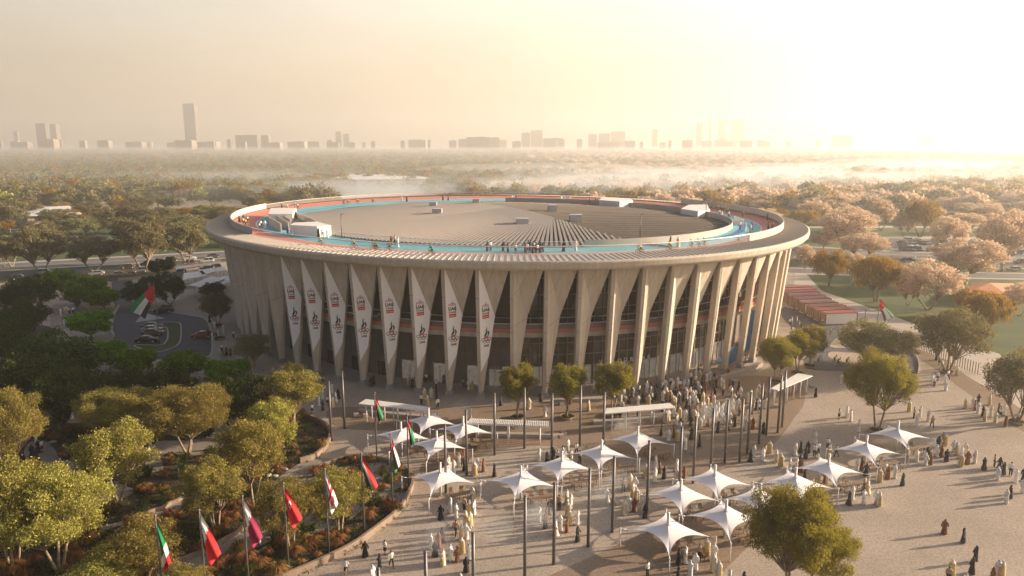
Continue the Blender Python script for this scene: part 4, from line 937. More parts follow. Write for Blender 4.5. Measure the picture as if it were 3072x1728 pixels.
canopy(B2, [(2000, 190), (2480, 150), (2520, 185), (1990, 230)], 2.7, 5, 'white canopy over a curved bench behind the tents', 'shelter')
canopy(O6, [(665, 1110), (870, 995), (980, 1015), (720, 1125)], 2.8, 5, 'white canopy right of the crowd, seen end on', 'shelter')
for i, (L, z, lb) in enumerate((([(1385, 240), (1530, 220), (1560, 255), (1380, 290)], 3, 'grey-white parking shade left of the fins, front left'), ([(1495, 215), (1600, 200), (1640, 220), (1530, 250)], 3, 'grey-white parking shade, middle of the cluster'), ([(1610, 200), (1700, 190), (1700, 215), (1650, 225)], 3, 'grey-white parking shade touching the fins'),
                       ([(1420, 330), (1600, 262), (1700, 280), (1520, 345)], 3.4, 'white flat-roofed kiosk by the left fins'), ([(1325, 190), (1660, 150), (1670, 160), (1330, 205)], 2.8, 'long thin white walkway roof by the road'), ([(1640, 270), (1720, 258), (1760, 300), (1680, 320)], 3, 'small white shade behind the pale tree'))):
    canopy(O4, L, z, 3, lb, 'carport', cat='carport', mat_='bldw')
# curved benches, blocks
def bench(off, L, label, h=.5, w_=.8): o = wall_along('bench', smooth(Zn(off, L), 5), h, w_, M['stone'], .04); tag(o, label, 'bench', 'long stone benches')
bench(B2, [(130, 215), (350, 238), (650, 268), (800, 290)], 'curved stone bench under the left white canopy')
bench(B2, [(1020, 392), (1300, 398), (1640, 405)], 'straight stone bench under the pergola')
bench(B2, [(1900, 303), (2100, 292), (2300, 272), (2530, 240)], 'curved stone bench under the canopy behind the tents')
bench(B2, [(1580, 138), (1780, 132), (1970, 128)], 'low stone bench behind the planter trees')
bench(O6, [(280, 1040), (450, 995), (590, 935)], 'stone bench curving below the right fins', .7)
bench(B2, [(100, 1660), (400, 1560), (700, 1500)], 'x') if 0 else None
for x, y in ((112, 245), (185, 250), (1605, 412), (1660, 405), (1675, 382), (2000, 332), (2068, 337), (2105, 322), (1660, 158), (2150, 120)):
    X, Y = zoomg(*B2, x, y); u = MB(); u.box((0, 0, .24), (.75, .75, .44), taper=.96); u.box((0, 0, .03), (.66, .66, .06)); o = u.build('stone_block', M['stone'], None, (X, Y, .05), ); o.rotation_euler = (0, 0, .3); pend(o, 'cube stone seat', 'seat', X, Y, .3, 'cube stone seats')
for x, y in ((700, 1250), (392, 1062), (975, 1100)):
    X, Y = zoomg(*O6, x, y); u = MB(); u.box((0, 0, .24), (.75, .75, .44), taper=.96); u.box((0, 0, .03), (.66, .66, .06)); o = u.build('stone_block', M['stone'], None, (X, Y, .05)); pend(o, 'cube stone seat', 'seat', X, Y, .3, 'cube stone seats')
# planters under the plaza trees
PLN = [(B2, 1327, 262), (B2, 1703, 262), (B2, 2045, 243), (O6, 705, 1065), (O6, 862, 1000), (O6, 958, 948), (O6, 1465, 1438), (O6, 1995, 990), (O6, 2515, 1372), (O4, 1640, 638), (O4, 1660, 735)]
for i, (of, x, y) in enumerate(PLN):
    X, Y = zoomg(*of, x, y); r = empty('planter', (X, Y, .04)); u = MB(); n = 20
    u.loft([[(R_ * cos(2 * pi * k / n), R_ * sin(2 * pi * k / n), z) for k in range(n)] for R_, z in ((.95, 0), (1.1, .42), (1.0, .45), (.98, .34))], 0, cap=False); u.build('rim', M['wall_b'], r)
    lv = leaves(np.array([[0, 0, .34]]), np.array([[.9, .9, .12]]), 260, .1, .5, 0, 0, i); link('ground_cover', quads_mesh('cover', lv, LM_['grass_g']), r)
    pend(r, 'round ochre planter at a tree foot', 'planter', X, Y, .3, 'round planters on the plaza')

# ================================================================ TENTS
TENT = [(B2, 657, 190, 'rearmost tent of the left four'), (B2, 919, 250, 'right-hand tent of the left four'), (B2, 448, 293, 'left-hand tent of the left four'), (B2, 718, 360, 'front tent of the left four'),
        (B2, 745, 600, 'leftmost front tent, beside the curved wall'), (B2, 1355, 625, 'second front tent from the left'), (B2, 1666, 515, 'centre tent of the diagonal row'), (B2, 1965, 428, 'third tent of the diagonal row'), (B2, 2240, 325, 'rearmost tent of the diagonal row'),
        (B3, -11, 725, 'tent just left of the golden bottom tree row'), (B2, 2470, 980, 'nearest tent, at the bottom centre'), (B3, 247, 618, 'tent behind the right-hand front tents'), (B3, 590, 760, 'tent half hidden above the golden tree'),
        (B3, 332, 882, 'tent overlapped by the golden tree'), (B3, 857, 638, 'tent rising behind the golden tree top'), (B3, 1107, 535, 'middle tent of the right diagonal'), (B3, 1393, 395, 'fourth tent of the right diagonal'), (B3, 1630, 285, 'rightmost tent, below the tall planter tree')]
TCOR = [(-4.15, .75), (-.75, -4.3), (4.15, -.75), (.75, 4.3)]
def build_tent():
    r = empty('tent'); n = 12; mb = MB(); vs = []
    # four panels between the corners; edges scallop inward, surface sweeps up to the mast
    peak = 2.95; zc_ = 1.85; m = 9
    for s_ in range(4):
        a, b = Vector(TCOR[s_]), Vector(TCOR[(s_ + 1) % 4]); mid = (a + b) / 2
        for i in range(n + 1):
            f = i / n; e = a.lerp(b, f); sag = 4 * f * (1 - f); e = e - mid * .40 * sag
            ze = zc_ + .42 * sag
            for j in range(m + 1):
                g_ = j / m; p = e * (1 - g_); z = ze + (peak - ze) * (.55 * g_ + .45 * g_ ** 2.4); vs.append((p.x * (1 - .0 * g_) + 0, p.y, z))
        o_ = s_ * (n + 1) * (m + 1)
        mb.add([], [], 0)
    fs = [(s_ * (n + 1) * (m + 1) + i * (m + 1) + j, s_ * (n + 1) * (m + 1) + (i + 1) * (m + 1) + j, s_ * (n + 1) * (m + 1) + (i + 1) * (m + 1) + j + 1, s_ * (n + 1) * (m + 1) + i * (m + 1) + j + 1) for s_ in range(4) for i in range(n) for j in range(m)]
    mb.add(vs, fs, 0, True); mb.build('membrane', M['tent'], r)
    u = MB(); u.tube([(0, 0, 0), (0, 0, 4.0)], [.14, .14], 10); u.tube([(0, 0, 4.0), (0, 0, 4.06)], [.16, .16], 10); u.tube([(0, 0, 2.8), (0, 0, 3.0)], [.30, .17], 12); u.build('mast', M['steelw'], r)
    for cx, cy in TCOR:
        u = MB(); q = Vector((cx, cy)).normalized() * .45; u.tube([(cx + q.x, cy + q.y, 0), (cx + q.x, cy + q.y, 1.9)], .055, 6); u.tube([(cx + q.x, cy + q.y, 1.88), (cx * .97, cy * .97, 1.86)], .05, 5); u.ell((cx + q.x, cy + q.y, 1.92), (.1, .1, .1), 6, 4); u.build('corner_post', M['steelw'], r)
    return r
tp = build_tent()
def build_table():
    r = empty('table'); u = MB(); u.box((0, 0, .73), (3.4, .8, .06)); u.build('table_top', M['wood'], r)
    for x in (-1.5, -.5, .5, 1.5):
        for y in (-.3, .3): u = MB(); u.box((x, y, .35), (.05, .05, .70)); u.build('leg', M['black'], r)
    return r
def build_chair():
    r = empty('chair'); u = MB(); u.box((0, 0, .45), (.45, .45, .05)); u.build('seat', M['wood'], r); u = MB(); u.box((0, .22, .72), (.45, .05, .4)); u.build('backrest', M['wood'], r)
    for x in (-.2, .2):
        for y in (-.2, .2): u = MB(); u.box((x, y, .21), (.04, .04, .42)); u.build('leg', M['black'], r)
    return r
tb, ch = build_table(), build_chair()
for i, (of, x, y, lb) in enumerate(TENT):
    X, Y = zoomg(*of, x, y, 4.0); t = tp if i == 0 else copytree(tp, (X, Y, .04)); t.location = (X, Y, .05); t.rotation_euler = (0, 0, 0)
    tag(t, 'white tensile shade tent, ' + lb, 'tent', 'white shade tents on the plaza'); LM.append(('the ' + ['rear left tent', 'second left tent', 'small left tent', 'fourth left tent', 'wall-side tent', 'lower left tent', 'centre tent', 'upper centre tent', 'rear centre tent', 'mid right tent', 'nearest tent', 'inner right tent', 'half-hidden tent', 'tree-covered tent', 'tree-top tent', 'diagonal middle tent', 'upper right tent', 'rightmost tent'][i], X, Y, 1.5))
    t = tb if i == 0 else copytree(tb); t.location = (X + 2.6, Y - .9, .05); t.rotation_euler = (0, 0, .42); pend(t, 'long brown table under a tent', 'table', X + 2.6, Y - .9, .7, 'long tables under the tents')
    for q, (dx, dy, rz) in enumerate(((1.2, .1, 0.4), (2.4, .4, .3), (3.4, -1.6, 3.4))):
        c = ch if i == 0 and q == 0 else copytree(ch); c.location = (X + dx, Y + dy, .05); c.rotation_euler = (0, 0, rz); pend(c, 'brown chair at a tent table', 'chair', X + dx, Y + dy, .5, 'chairs under the tents')

# ================================================================ POLES AND FLAGS
PT = [(O4, 2480, 1060), (O5, 5, 985), (B2, 940, 200), (B2, 780, 310), (B2, 1155, 75), (B2, 1383, 35), (B2, 1592, 80), (B2, 1808, 20), (B2, 1987, 70), (B2, 2325, 435), (B2, 2060, 555), (B2, 1875, 645), (B2, 1610, 755), (B2, 1387, 850), (B2, 993, 1130), (B2, 633, 1272), (B2, 2570, 330),
      (O6, 605, 1080), (O6, 660, 1025), (O6, 517, 1140), (O6, 458, 1192), (O6, 345, 1194), (O6, 235, 1262), (B3, 103, 250), (O6, 748, 1010), (O6, 780, 975), (B2, 278, 1400)]
u = MB(); u.tube([(0, 0, 0), (0, 0, 8.4)], [.17, .14], 8); u.tube([(0, 0, 8.4), (0, 0, 8.48)], [.16, .16], 8); me = u.build('light_pole', M['pole']).data; rm(bpy.data.objects['light_pole'])
PL_ = sorted([(of[0] + x / K, G(of[0] + x / K, of[1] + y / K, 8.4)) for of, x, y in PT])
for i, (px, (X, Y)) in enumerate(PL_):
    o = link('light_pole', me, None, (X, Y, .04)); tag(o, 'slim dark grey light pole, %s from the left' % (['first'] + ORD[1:])[i], 'light pole', 'slim grey light poles on the plaza'); LM.append(('light pole %d from left' % (i + 1) if 0 else 'the %s light pole' % (['first'] + ORD[1:])[i], X, Y, 2))
for i, (x, y, yb, h) in enumerate(((820, 560, 660, 0), (857, 560, 655, 0), (878, 595, 660, 0), (1376, 515, 600, 0))):
    X, Y = zoomg(*O6, x - 1, yb); u = MB(); hh = (yb - y) / K / (O6[1] + yb / K - HZ) * CAMH; u.tube([(0, 0, 0), (0, 0, hh)], [.14, .12], 8); u.box((0, 0, hh + .04), (.3, .3, .08)); o = u.build('bollard_post', M['pole'], None, (X, Y, .04)); pend(o, 'short dark post', 'post', X, Y, 1, 'short dark posts by the containers')

FLN = iter(['the green-white-red flag', 'the white-hoist red flag', 'the maroon flag', 'the crescent flag', 'the red-cross flag', 'the tricolour flag', 'the red-hoist flag', 'the tent-side flag', 'the shelter-side flag', 'the giant flag', 'the container-side flag'])
def flag(X, Y, H, L, hoist, cols, label, kindf='h', side=1, extra=None, wid=.85):
    """limp flag: hoist edge on the pole, fly falling beside it; cols = bands, 'h' along the fly, 'v' across it"""
    short = next(FLN); r = empty('flagpole', (X, Y, .04)); u = MB(); u.tube([(0, 0, 0), (0, 0, H)], [.10, .07], 8); u.ell((0, 0, H + .1), (.13, .13, .12), 8, 6); u.build('pole', M['pole'], r)
    tag(r, 'grey flagpole carrying ' + short, 'flagpole', 'flagpoles round the court')
    f = MB(); nu, nv = 26, 12; pts = []
    def pt(a, b):            # a 0..1 from hoist to fly, b 0..1 from top to bottom of hoist
        fall = L * (a ** 1.12); x = side * (.10 + 1.75 * wid * a * (1 - .62 * b)); y = .24 * sin(b * 9 + a * 2.5) * (a * .8 + .25) - .12 * a
        z = H - .25 - b * hoist * (1 - .35 * a) - fall * 1.1; return (x, y, z)
    for i in range(nu + 1):
        for j in range(nv + 1): pts.append(pt(i / nu, j / nv))
    mats = []; 
    def mi(c):
        m_ = FC[c]
        if m_ not in mats: mats.append(m_)
        return mats.index(m_)
    for i in range(nu):
        for j in range(nv):
            a, b = (i + .5) / nu, (j + .5) / nv
            if kindf == 'h': c = cols[min(len(cols) - 1, int(b * len(cols)))]
            elif kindf == 'v': c = cols[min(len(cols) - 1, int(a * len(cols)))]
            else: c = kindf(a, b)
            if extra: c = extra(a, b) or c
            q = i * (nv + 1) + j; f.add([pts[q], pts[q + 1], pts[q + nv + 2], pts[q + nv + 1]], [(0, 1, 2, 3)], mi(c), True)
    o = f.build('flag', mats, None, (X, Y, .04)); bm = bmesh.new(); bm.from_mesh(o.data); bmesh.ops.remove_doubles(bm, verts=bm.verts, dist=.001); bm.to_mesh(o.data); bm.free()
    tag(o, label, 'flag'); LM.append((short, X, Y, 2)); return o
FC = {'r': mat('flag_red', (.62, .015, .02), .75), 'g': mat('flag_green', (.0, .20, .06), .75), 'w': mat('flag_white', (.78, .76, .74), .75), 'k': mat('flag_black', (.02, .02, .02), .75), 'm': mat('flag_maroon', (.28, .01, .06), .75)}
def serr(cw, cc, at): return lambda a, b: cw if a < at + .06 * (abs(((b * 5) % 1) - .5) * 2) else cc
def cres(a, b): return 'w' if (.30 < a < .50 and .28 < b < .72 and ((a - .40) ** 2 * 60 + (b - .5) ** 2 * 12) < .75 and not ((a - .43) ** 2 * 80 + (b - .5) ** 2 * 14) < .42) else None
def crosses(a, b):
    if abs(b - .5) < .09 or abs(a - .5) < .07: return 'r'
    for ca in (.25, .75):
        for cb in (.25, .75):
            if (abs(a - ca) < .035 and abs(b - cb) < .12) or (abs(b - cb) < .05 and abs(a - ca) < .08): return 'r'
    return 'w'
def uae(a, b): return 'r' if a < .40 else ('g', 'w', 'k')[min(2, int(b * 3))]
def fl(off, x, y, H, L, ho, cols, lb, kf='h', z=None, **kw):
    X, Y = zoomg(*off, x, y, H + .04); return flag(X, Y, H, L, ho, cols, lb, kf, **kw)
fl(B1, 1170, 1000, 8.9, 3.6, 1.7, '', 'green, white and red flag hanging limp, leftmost in the row', lambda a, b: 'g' if a < .56 else ('w' if a < .80 else 'r'), wid=.55)
fl(B1, 1502, 960, 8.9, 3.4, 1.7, '', 'red flag with jagged white hoist hanging limp', serr('w', 'r', .34))
fl(B1, 1828, 855, 8.9, 3.3, 1.7, '', 'maroon flag with jagged white hoist hanging limp', serr('w', 'm', .36))
fl(B1, 2137, 757, 8.9, 2.9, 1.6, 'r', 'red flag with white crescent hanging limp', 'h', extra=cres)
fl(B1, 2450, 650, 8.9, 3.0, 1.6, '', 'white flag with five red crosses hanging limp', crosses, wid=.6)
fl(B2, 150, 532, 8.9, 2.9, 1.6, 'rwk', 'red, white and black striped flag hanging limp')
fl(B2, 370, 385, 8.9, 2.9, 1.6, '', 'red, white and green flag with red hoist hanging limp', lambda a, b: 'r' if a < .3 or .34 < b < .66 else ('w' if b <= .34 else 'g'), wid=.5)
fl(B2, 495, 240, 8.9, 2.6, 1.5, '', 'red, green, white and black flag hanging limp, beside the left tents', uae, wid=.45)
fl(B2, 250, 75, 8.9, 2.6, 1.5, '', 'red, green, white and black flag hanging limp, below the first shelter', uae, wid=.55)
X, Y = zoomg(*O4, 1205, 775); flag(X, Y, 12.6, 4.6, 2.9, '', 'very large red, green, white and black flag hanging over the parked cars', uae, side=-1, wid=3.2)
X, Y = zoomg(*O6, 1465, 640); flag(X, Y, 6.6, 3.6, 1.9, '', 'red, green, white and black flag hanging by the containers', uae, wid=2.0)

# fence of thin posts, containers
def post_fence(off, L, sp, h, label, m_='steelw', th=.08):
    pts = smooth(Zn(off, L), 12); r = empty('post_fence', (*pts[0], 0)); acc = 0; k = 0
    for a, b in zip(pts[:-1], pts[1:]):
        d = math.hypot(b[0] - a[0], b[1] - a[1])
        while acc < d and k < 99: f = acc / d; u = MB(); x, y = a[0] + (b[0] - a[0]) * f - pts[0][0], a[1] + (b[1] - a[1]) * f - pts[0][1]; u.box((x, y, h / 2 + .04), (th, th * 1.6, h)); u.build('post', M[m_], r); acc += sp; k += 1
        acc -= d
    tag(r, label, 'fence'); return r
post_fence(O6, [(1580, 715), (1720, 770), (1900, 865), (2060, 935), (2225, 1002)], .62, 2.1, 'row of thin tan posts beside the curved cycle circuit', 'wall_b')
post_fence(O6, [(940, 440), (1120, 510), (1280, 590)], .7, 1.8, 'short row of thin posts behind the containers', 'wall_b')
post_fence(O4, [(890, 268), (1000, 250), (1120, 238)], .55, 1.7, 'tan slatted fence on a low wall by the left road', 'wall_b', .12); o = wall_along('low_wall', Zn(O4, [(890, 295), (1010, 285), (1140, 262)]), .8, .4, M['stone']); tag(o, 'low grey wall under the slatted fence by the left road', 'wall')
post_fence(O4, [(1300, 212), (1480, 190), (1670, 160)], .55, 1.7, 'tan slatted fence between the road and the parking shades', 'wall_b', .12)
post_fence(O4, [(-10, 370), (70, 372), (140, 375)], .5, 1.7, 'tan slatted fence at the left edge', 'wall_b', .12)
CON = [(1075, 628, 1272, 622), (1022, 603, 1215, 575), (972, 575, 1160, 545), (915, 548, 1105, 510), (870, 515, 1050, 480), (825, 488, 995, 455), (790, 460, 945, 430), (770, 440, 905, 408), (745, 420, 860, 388)]
for i, (x0, y0_, x1, y1_) in enumerate(CON):
    a, b = zoomg(*O6, x0, y0_), zoomg(*O6, x1, y1_); d = Vector((b[0] - a[0], b[1] - a[1])); L = d.length if i == 0 else 8.4; L = max(7.5, min(9.5, L)); rz = math.atan2(d.y, d.x) if i == 0 else rz0; rz0 = rz
    r = empty('container', (*a, .05), rz); h, dp = 2.7, 2.3; u = MB(); u.box((L / 2, dp / 2, h / 2), (L - .1, dp - .1, h - .1)); u.build('side_panels', M['container_w'], r)
    u = MB(); u.box((L / 2, dp / 2, h - .02), (L - .2, dp - .2, .09)); u.build('roof', M['container_r'], r)
    u = MB()
    for yy in (0, dp):
        for zz in (.06, h - .06): u.box((L / 2, yy, zz), (L + .1, .14, .14))
    for xx in (0, L):
        for yy in (0, dp): u.box((xx, yy, h / 2), (.16, .16, h))
        for zz in (.06, h - .06): u.box((xx, dp / 2, zz), (.14, dp, .15))
    u.build('frame', M['container_r'], r); u = MB(); u.box((-.0, dp / 2, h / 2), (.06, dp - .4, h - .5)); u.build('open_end', M['wall_b'], r)
    tag(r, 'white container kiosk with red roof and frame, %s' % (['nearest of the row', 'second from the front', 'third from the front', 'fourth from the front', 'fifth from the front', 'sixth from the front', 'seventh from the front', 'eighth from the front', 'farthest of the row'][i]), 'container', 'red and white container kiosks')
LM += [('the container row', *zoomg(*O6, 1000, 560), 1), ('the big left flag', *zoomg(*O4, 1205, 775), 1), ('the first shelter', *zoomg(*B2, 400, 200), 1), ('the pergola', *zoomg(*B2, 1250, 330), 1), ('the tent-side canopy', *zoomg(*B2, 2250, 240), 1),
       ('the end-on canopy', *zoomg(*O6, 820, 1080), 1), ('the tall planter tree', *zoomg(*O6, 1465, 1430), 1), ('the right edge tree', *zoomg(*O6, 2515, 1370), 1), ('the fence-side tree', *zoomg(*O6, 1995, 985), 1), ('the left golden tree', *zoomg(*B2, 1327, 262), 1),
       ('the fin-side pale tree', *zoomg(*O4, 1640, 630), 1), ('the middle golden tree', *zoomg(*B2, 1703, 262), 1), ('the right golden tree', *zoomg(*B2, 2045, 243), 1), ('the left park building', *zoomg(*O1, 400, 930), 1), ('the white hall', *zoomg(*O2, 300, 690), 1),
       ('the car park', *zoomg(*O3, 1700, 1100), 1), ('the left garden path', *zoomg(*B1, 300, 500), 1), ('the upper garden path', *zoomg(*B1, 1300, 930), 1), ('the flagpole path', *zoomg(*B1, 1700, 1280), 1), ('the short curved wall', *V([(820, 1090)])[0], 1), ('the long curved wall', *V([(1030, 1200)])[0], 1),
       ('the garden edge', *zoomg(*B1, 20, 700), 1), ('the drop-off loop', *zoomg(*O4, 1100, 560), 1), ('the cycle circuit', *zoomg(*O6, 1100, 930), 1), ('the right stone bench', *zoomg(*O6, 450, 1000), 1), ('the orange-roofed pavilion', *zoomg(*O6, 2300, 440), 1), ('the left road', -169, 240, 1), ('the right road', 150, 262, 1)]
for i, t in enumerate((288, 296, 304, 312, 320, 328, 336, 344, 352, 360, 368)): x, y = E(t, 9); LM.append(('the %s fins' % ['far left', 'left', 'first banner', 'middle banner', 'last banner', 'centre-left', 'centre', 'centre-right', 'lettered', 'right', 'far right'][i], x, y, 1))

# ================================================================ PEOPLE
SKIN = mat('skin', (.38, .22, .14), .6); HAIR = mat('dark_hair', (.02, .015, .012), .5)
CL = {'white': mat('white_robe_cotton', (.74, .72, .69), .8), 'gold': mat('golden_cloak', (.46, .33, .12), .55, (.62, .48, .24), 4, obj=True), 'rust': mat('brown_cloak', (.20, .075, .035), .8), 'black': mat('black_robe', (.014, .014, .017), .75), 'navy': mat('navy_cloth', (.02, .025, .05), .8),
      'tan': mat('tan_shirt', (.45, .30, .19), .8), 'blue': mat('blue_shirt', (.12, .20, .38), .8), 'scarf': mat('white_headscarf', (.78, .76, .74), .8), 'cord': mat('black_head_cord', (.02, .02, .02), .7), 'red': mat('red_scarf', (.40, .03, .03), .8),
      'shoe': mat('dark_shoe', (.03, .025, .02), .5), 'green': mat('green_jersey', (.02, .28, .05), .6), 'yellow': mat('yellow_jersey', (.62, .50, .02), .6), 'grey': mat('grey_trousers', (.10, .10, .11), .8)}
def skin_body(J, Ed, name='person'):
    """one continuous body grown over a skeleton of joints: J = name -> (x, y, z, radius)"""
    keys = list(J); me = bpy.data.meshes.new(name); me.from_pydata([J[k][:3] for k in keys], [(keys.index(a), keys.index(b)) for a, b in Ed], [])
    o = bpy.data.objects.new(name, me); COL.objects.link(o); md = o.modifiers.new('s', 'SKIN'); md.use_smooth_shade = True
    for i, k in enumerate(keys): me.skin_vertices[0].data[i].radius = (J[k][3], J[k][3] * .85)
    me.skin_vertices[0].data[0].use_root = True
    ss = o.modifiers.new('u', 'SUBSURF'); ss.levels = 1; ss.render_levels = 1
    dg = bpy.context.evaluated_depsgraph_get(); dg.update(); out = bpy.data.meshes.new_from_object(o.evaluated_get(dg)); bpy.data.objects.remove(o); return out
def pose(stride=0.0, lift=0.0, handL=(.22, -.06, .86), handR=(-.22, -.06, .86), lean_=0.0):
    def L_(z): return -lean_ * max(0, z - .95)
    J = {'pelvis': (0, 0, .95, .13), 'waist': (0, L_(1.12), 1.12, .115), 'chest': (0, L_(1.32), 1.32, .135), 'neck': (0, L_(1.48), 1.485, .055), 'head': (0, L_(1.6) - .01, 1.60, .085), 'crown': (0, L_(1.7), 1.685, .075)}
    Ed = [('pelvis', 'waist'), ('waist', 'chest'), ('chest', 'neck'), ('neck', 'head'), ('head', 'crown')]
    for s_, hd, st in ((1, handL, stride), (-1, handR, -stride)):
        n = 'L' if s_ > 0 else 'R'; sh = (s_ * .175, L_(1.42), 1.42); hx, hy, hz_ = hd; el = ((sh[0] + hx) / 2 + s_ * .05, (sh[1] + hy) / 2 + .07, (sh[2] + hz_) / 2 - .02)
        J['sh' + n] = (*sh, .06); J['el' + n] = (*el, .043); J['wr' + n] = (hx, hy, hz_, .028)
        Ed += [('chest', 'sh' + n), ('sh' + n, 'el' + n), ('el' + n, 'wr' + n)]
        J['hip' + n] = (s_ * .095, 0, .90, .092); J['kn' + n] = (s_ * .10, -st * .55 - .015 - abs(st) * .1, .49, .06); J['an' + n] = (s_ * .10, -st + .02, .09 + (.06 if st < 0 else 0), .038); J['toe' + n] = (s_ * .11, -st - .13, .035 + (.01 if st < 0 else 0), .035)
        Ed += [('pelvis', 'hip' + n), ('hip' + n, 'kn' + n), ('kn' + n, 'an' + n), ('an' + n, 'toe' + n)]
    return J, Ed
def body_mesh(J, Ed):
    me = skin_body(J, Ed); bm = bmesh.new(); bm.from_mesh(me); u = MB()
    hx, hy, hz_ = J['head'][:3]
    u.tube([(hx, hy - .085, hz_ + .005), (hx, hy - .108, hz_ - .02)], [.012, .018], 5); u.ell((hx, hy - .08, hz_ - .05), (.028, .01, .008), 6, 4)
    for s_ in (-1, 1): u.ell((hx + s_ * .032, hy - .078, hz_ + .02), (.012, .008, .008), 6, 4); u.ell((hx + s_ * .088, hy + .01, hz_), (.012, .02, .03), 6, 4)
    for n in ('L', 'R'):                                     # palm, four fingers of different length, thumb
        w_ = Vector(J['wr' + n][:3]); e = Vector(J['el' + n][:3]); d = (w_ - e).normalized(); side = d.cross(Vector((0, 1, 0))).normalized(); pal = d.cross(side)
        u.tube([w_ - d * .01, w_ + d * .045, w_ + d * .085], [.026, .036, .032], 6, flat=.5)
        for k, ln in enumerate((.062, .075, .070, .055)):
            b = w_ + d * .08 + side * (k - 1.5) * .019; u.tube([b, b + d * ln * .55, b + d * ln * .9 + pal * .022], [.009, .008, .006], 5)
        b = w_ + d * .03 - side * .032; u.tube([b, b - side * .022 + d * .03, b - side * .024 + d * .06], [.011, .009, .007], 5)
    o = len(bm.verts); vs = [bm.verts.new(p) for p in u.v]
    for f in u.f:
        try: bm.faces.new([vs[i] for i in f]).smooth = True
        except ValueError: pass
    bm.to_mesh(me); bm.free(); me.materials.clear(); me.materials.append(SKIN); return me
def mmesh(mb, name, mats):
    o = mb.build(name, mats); me = o.data; bpy.data.objects.remove(o); return me
def oring(cx, cy, z, rx, ry, n=16, wob=0.0, ph=0.0):
    return [(cx + rx * cos(2 * pi * k / n) * (1 + wob * cos(5 * 2 * pi * k / n + ph)), cy + ry * sin(2 * pi * k / n) * (1 + wob * cos(5 * 2 * pi * k / n + ph)), z) for k in range(n)]
def robe(J, hem=.07, flare=1.0, stride=0.0, lean_=0.0, grow=0.0):
    u = MB(); R_ = [(1.49, .075, .075), (1.45, .165, .10), (1.40, .225, .125), (1.25, .205, .14), (1.05, .20, .15), (.80, .215, .165), (.45, .235 * flare, .185 * flare), (hem, .27 * flare, .215 * flare + abs(stride) * .45)]
    u.loft([oring(0, -lean_ * max(0, z - .95) + (0.0 if z > .8 else -stride * .1), z, a + grow, b + grow, 16, .05 if z < 1 else 0, z) for z, a, b in R_], 0)
    for n in ('L', 'R'): s_, e, w_ = J['sh' + n], J['el' + n], J['wr' + n]; u.tube([s_[:3], e[:3], w_[:3]], [.085 + grow, .07 + grow, .075 + grow], 8)
    return u
def headcloth(J, cols=('scarf',), cord=True, long_=True):
    x, y, z = J['head'][:3]; u = MB(); zz = z - .26 if long_ else z - .15
    rings = []
    for h, rx, ry, dy in ((z + .135, .02, .02, 0), (z + .12, .07, .075, 0), (z + .07, .105, .11, .01), (z, .115, .115, .035), (z - .08, .12, .11, .06), (z - .15, .17, .12, .05), (zz, .20, .13, .05)): rings.append(oring(x, y + dy, h, rx, ry, 12))
    u.loft(rings, 0, cap=False)
    if cord:
        for dz in (.085, .105): u.tube([(x + .102 * cos(a), y + .01 + .106 * sin(a), z + dz) for a in [2 * pi * k / 12 for k in range(13)]], .011, 4, mi=1)
    return u
def trousers(J, grow=.02):
    u = MB(); u.loft([oring(0, J['waist'][1] * .3, 1.06, .15, .115), oring(0, 0, .95, .17, .13), oring(0, 0, .84, .175, .14)], 0)
    for n in ('L', 'R'): u.tube([(J['hip' + n][0], 0, .92), J['kn' + n][:3], (J['an' + n][0], J['an' + n][1], J['an' + n][2])], [.105, .078, .062], 8)
    return u
def shirt(J, sleeve=True):
    u = MB(); l = lambda z: J['chest'][1] * max(0, (z - .95)) / .37
    u.loft([oring(0, l(z), z, a, b) for z, a, b in ((1.49, .07, .07), (1.45, .16, .095), (1.38, .21, .125), (1.2, .175, .125), (.96, .17, .13))], 0)
    for n in ('L', 'R'):
        e = J['el' + n][:3]; w_ = J['wr' + n][:3]; p = [J['sh' + n][:3], e] + ([w_] if sleeve else []); u.tube(p, [.08, .058, .042][:len(p)], 8)
    return u
def skirt(J, hem): u = MB(); u.loft([oring(0, 0, 1.06, .14, .11), oring(0, 0, .92, .18, .14), oring(0, 0, hem, .19, .15)], 0); return u
def hair(J, long_=False):
    x, y, z = J['head'][:3]; u = MB(); u.ell((x, y + .02, z + .045), (.097, .102, .085), 10, 7)
    if long_: u.ell((x, y + .07, z - .06), (.085, .045, .15), 8, 6)
    return u
POS = {'stand': dict(), 'walk': dict(stride=.26, handL=(.26, .14, .88), handR=(-.26, -.22, .90)), 'talk': dict(handL=(.17, -.28, 1.12), handR=(-.22, -.05, .86)), 'clasp': dict(handL=(.06, -.24, 1.0), handR=(-.08, -.24, 1.02))}
def shoes(J):
    u = MB()
    for n in ('L', 'R'): a, t_ = J['an' + n], J['toe' + n]; u.tube([(a[0], a[1] + .05, a[2] - .04), (t_[0], t_[1], t_[2] + .005), (t_[0], t_[1] - .05, t_[2] - .005)], [.045, .048, .03], 6, flat=.8)
    return u
PBODY = {}
for k, kw in POS.items(): J, Ed = pose(**kw); PBODY[k] = (J, body_mesh(J, Ed), kw.get('stride', 0))
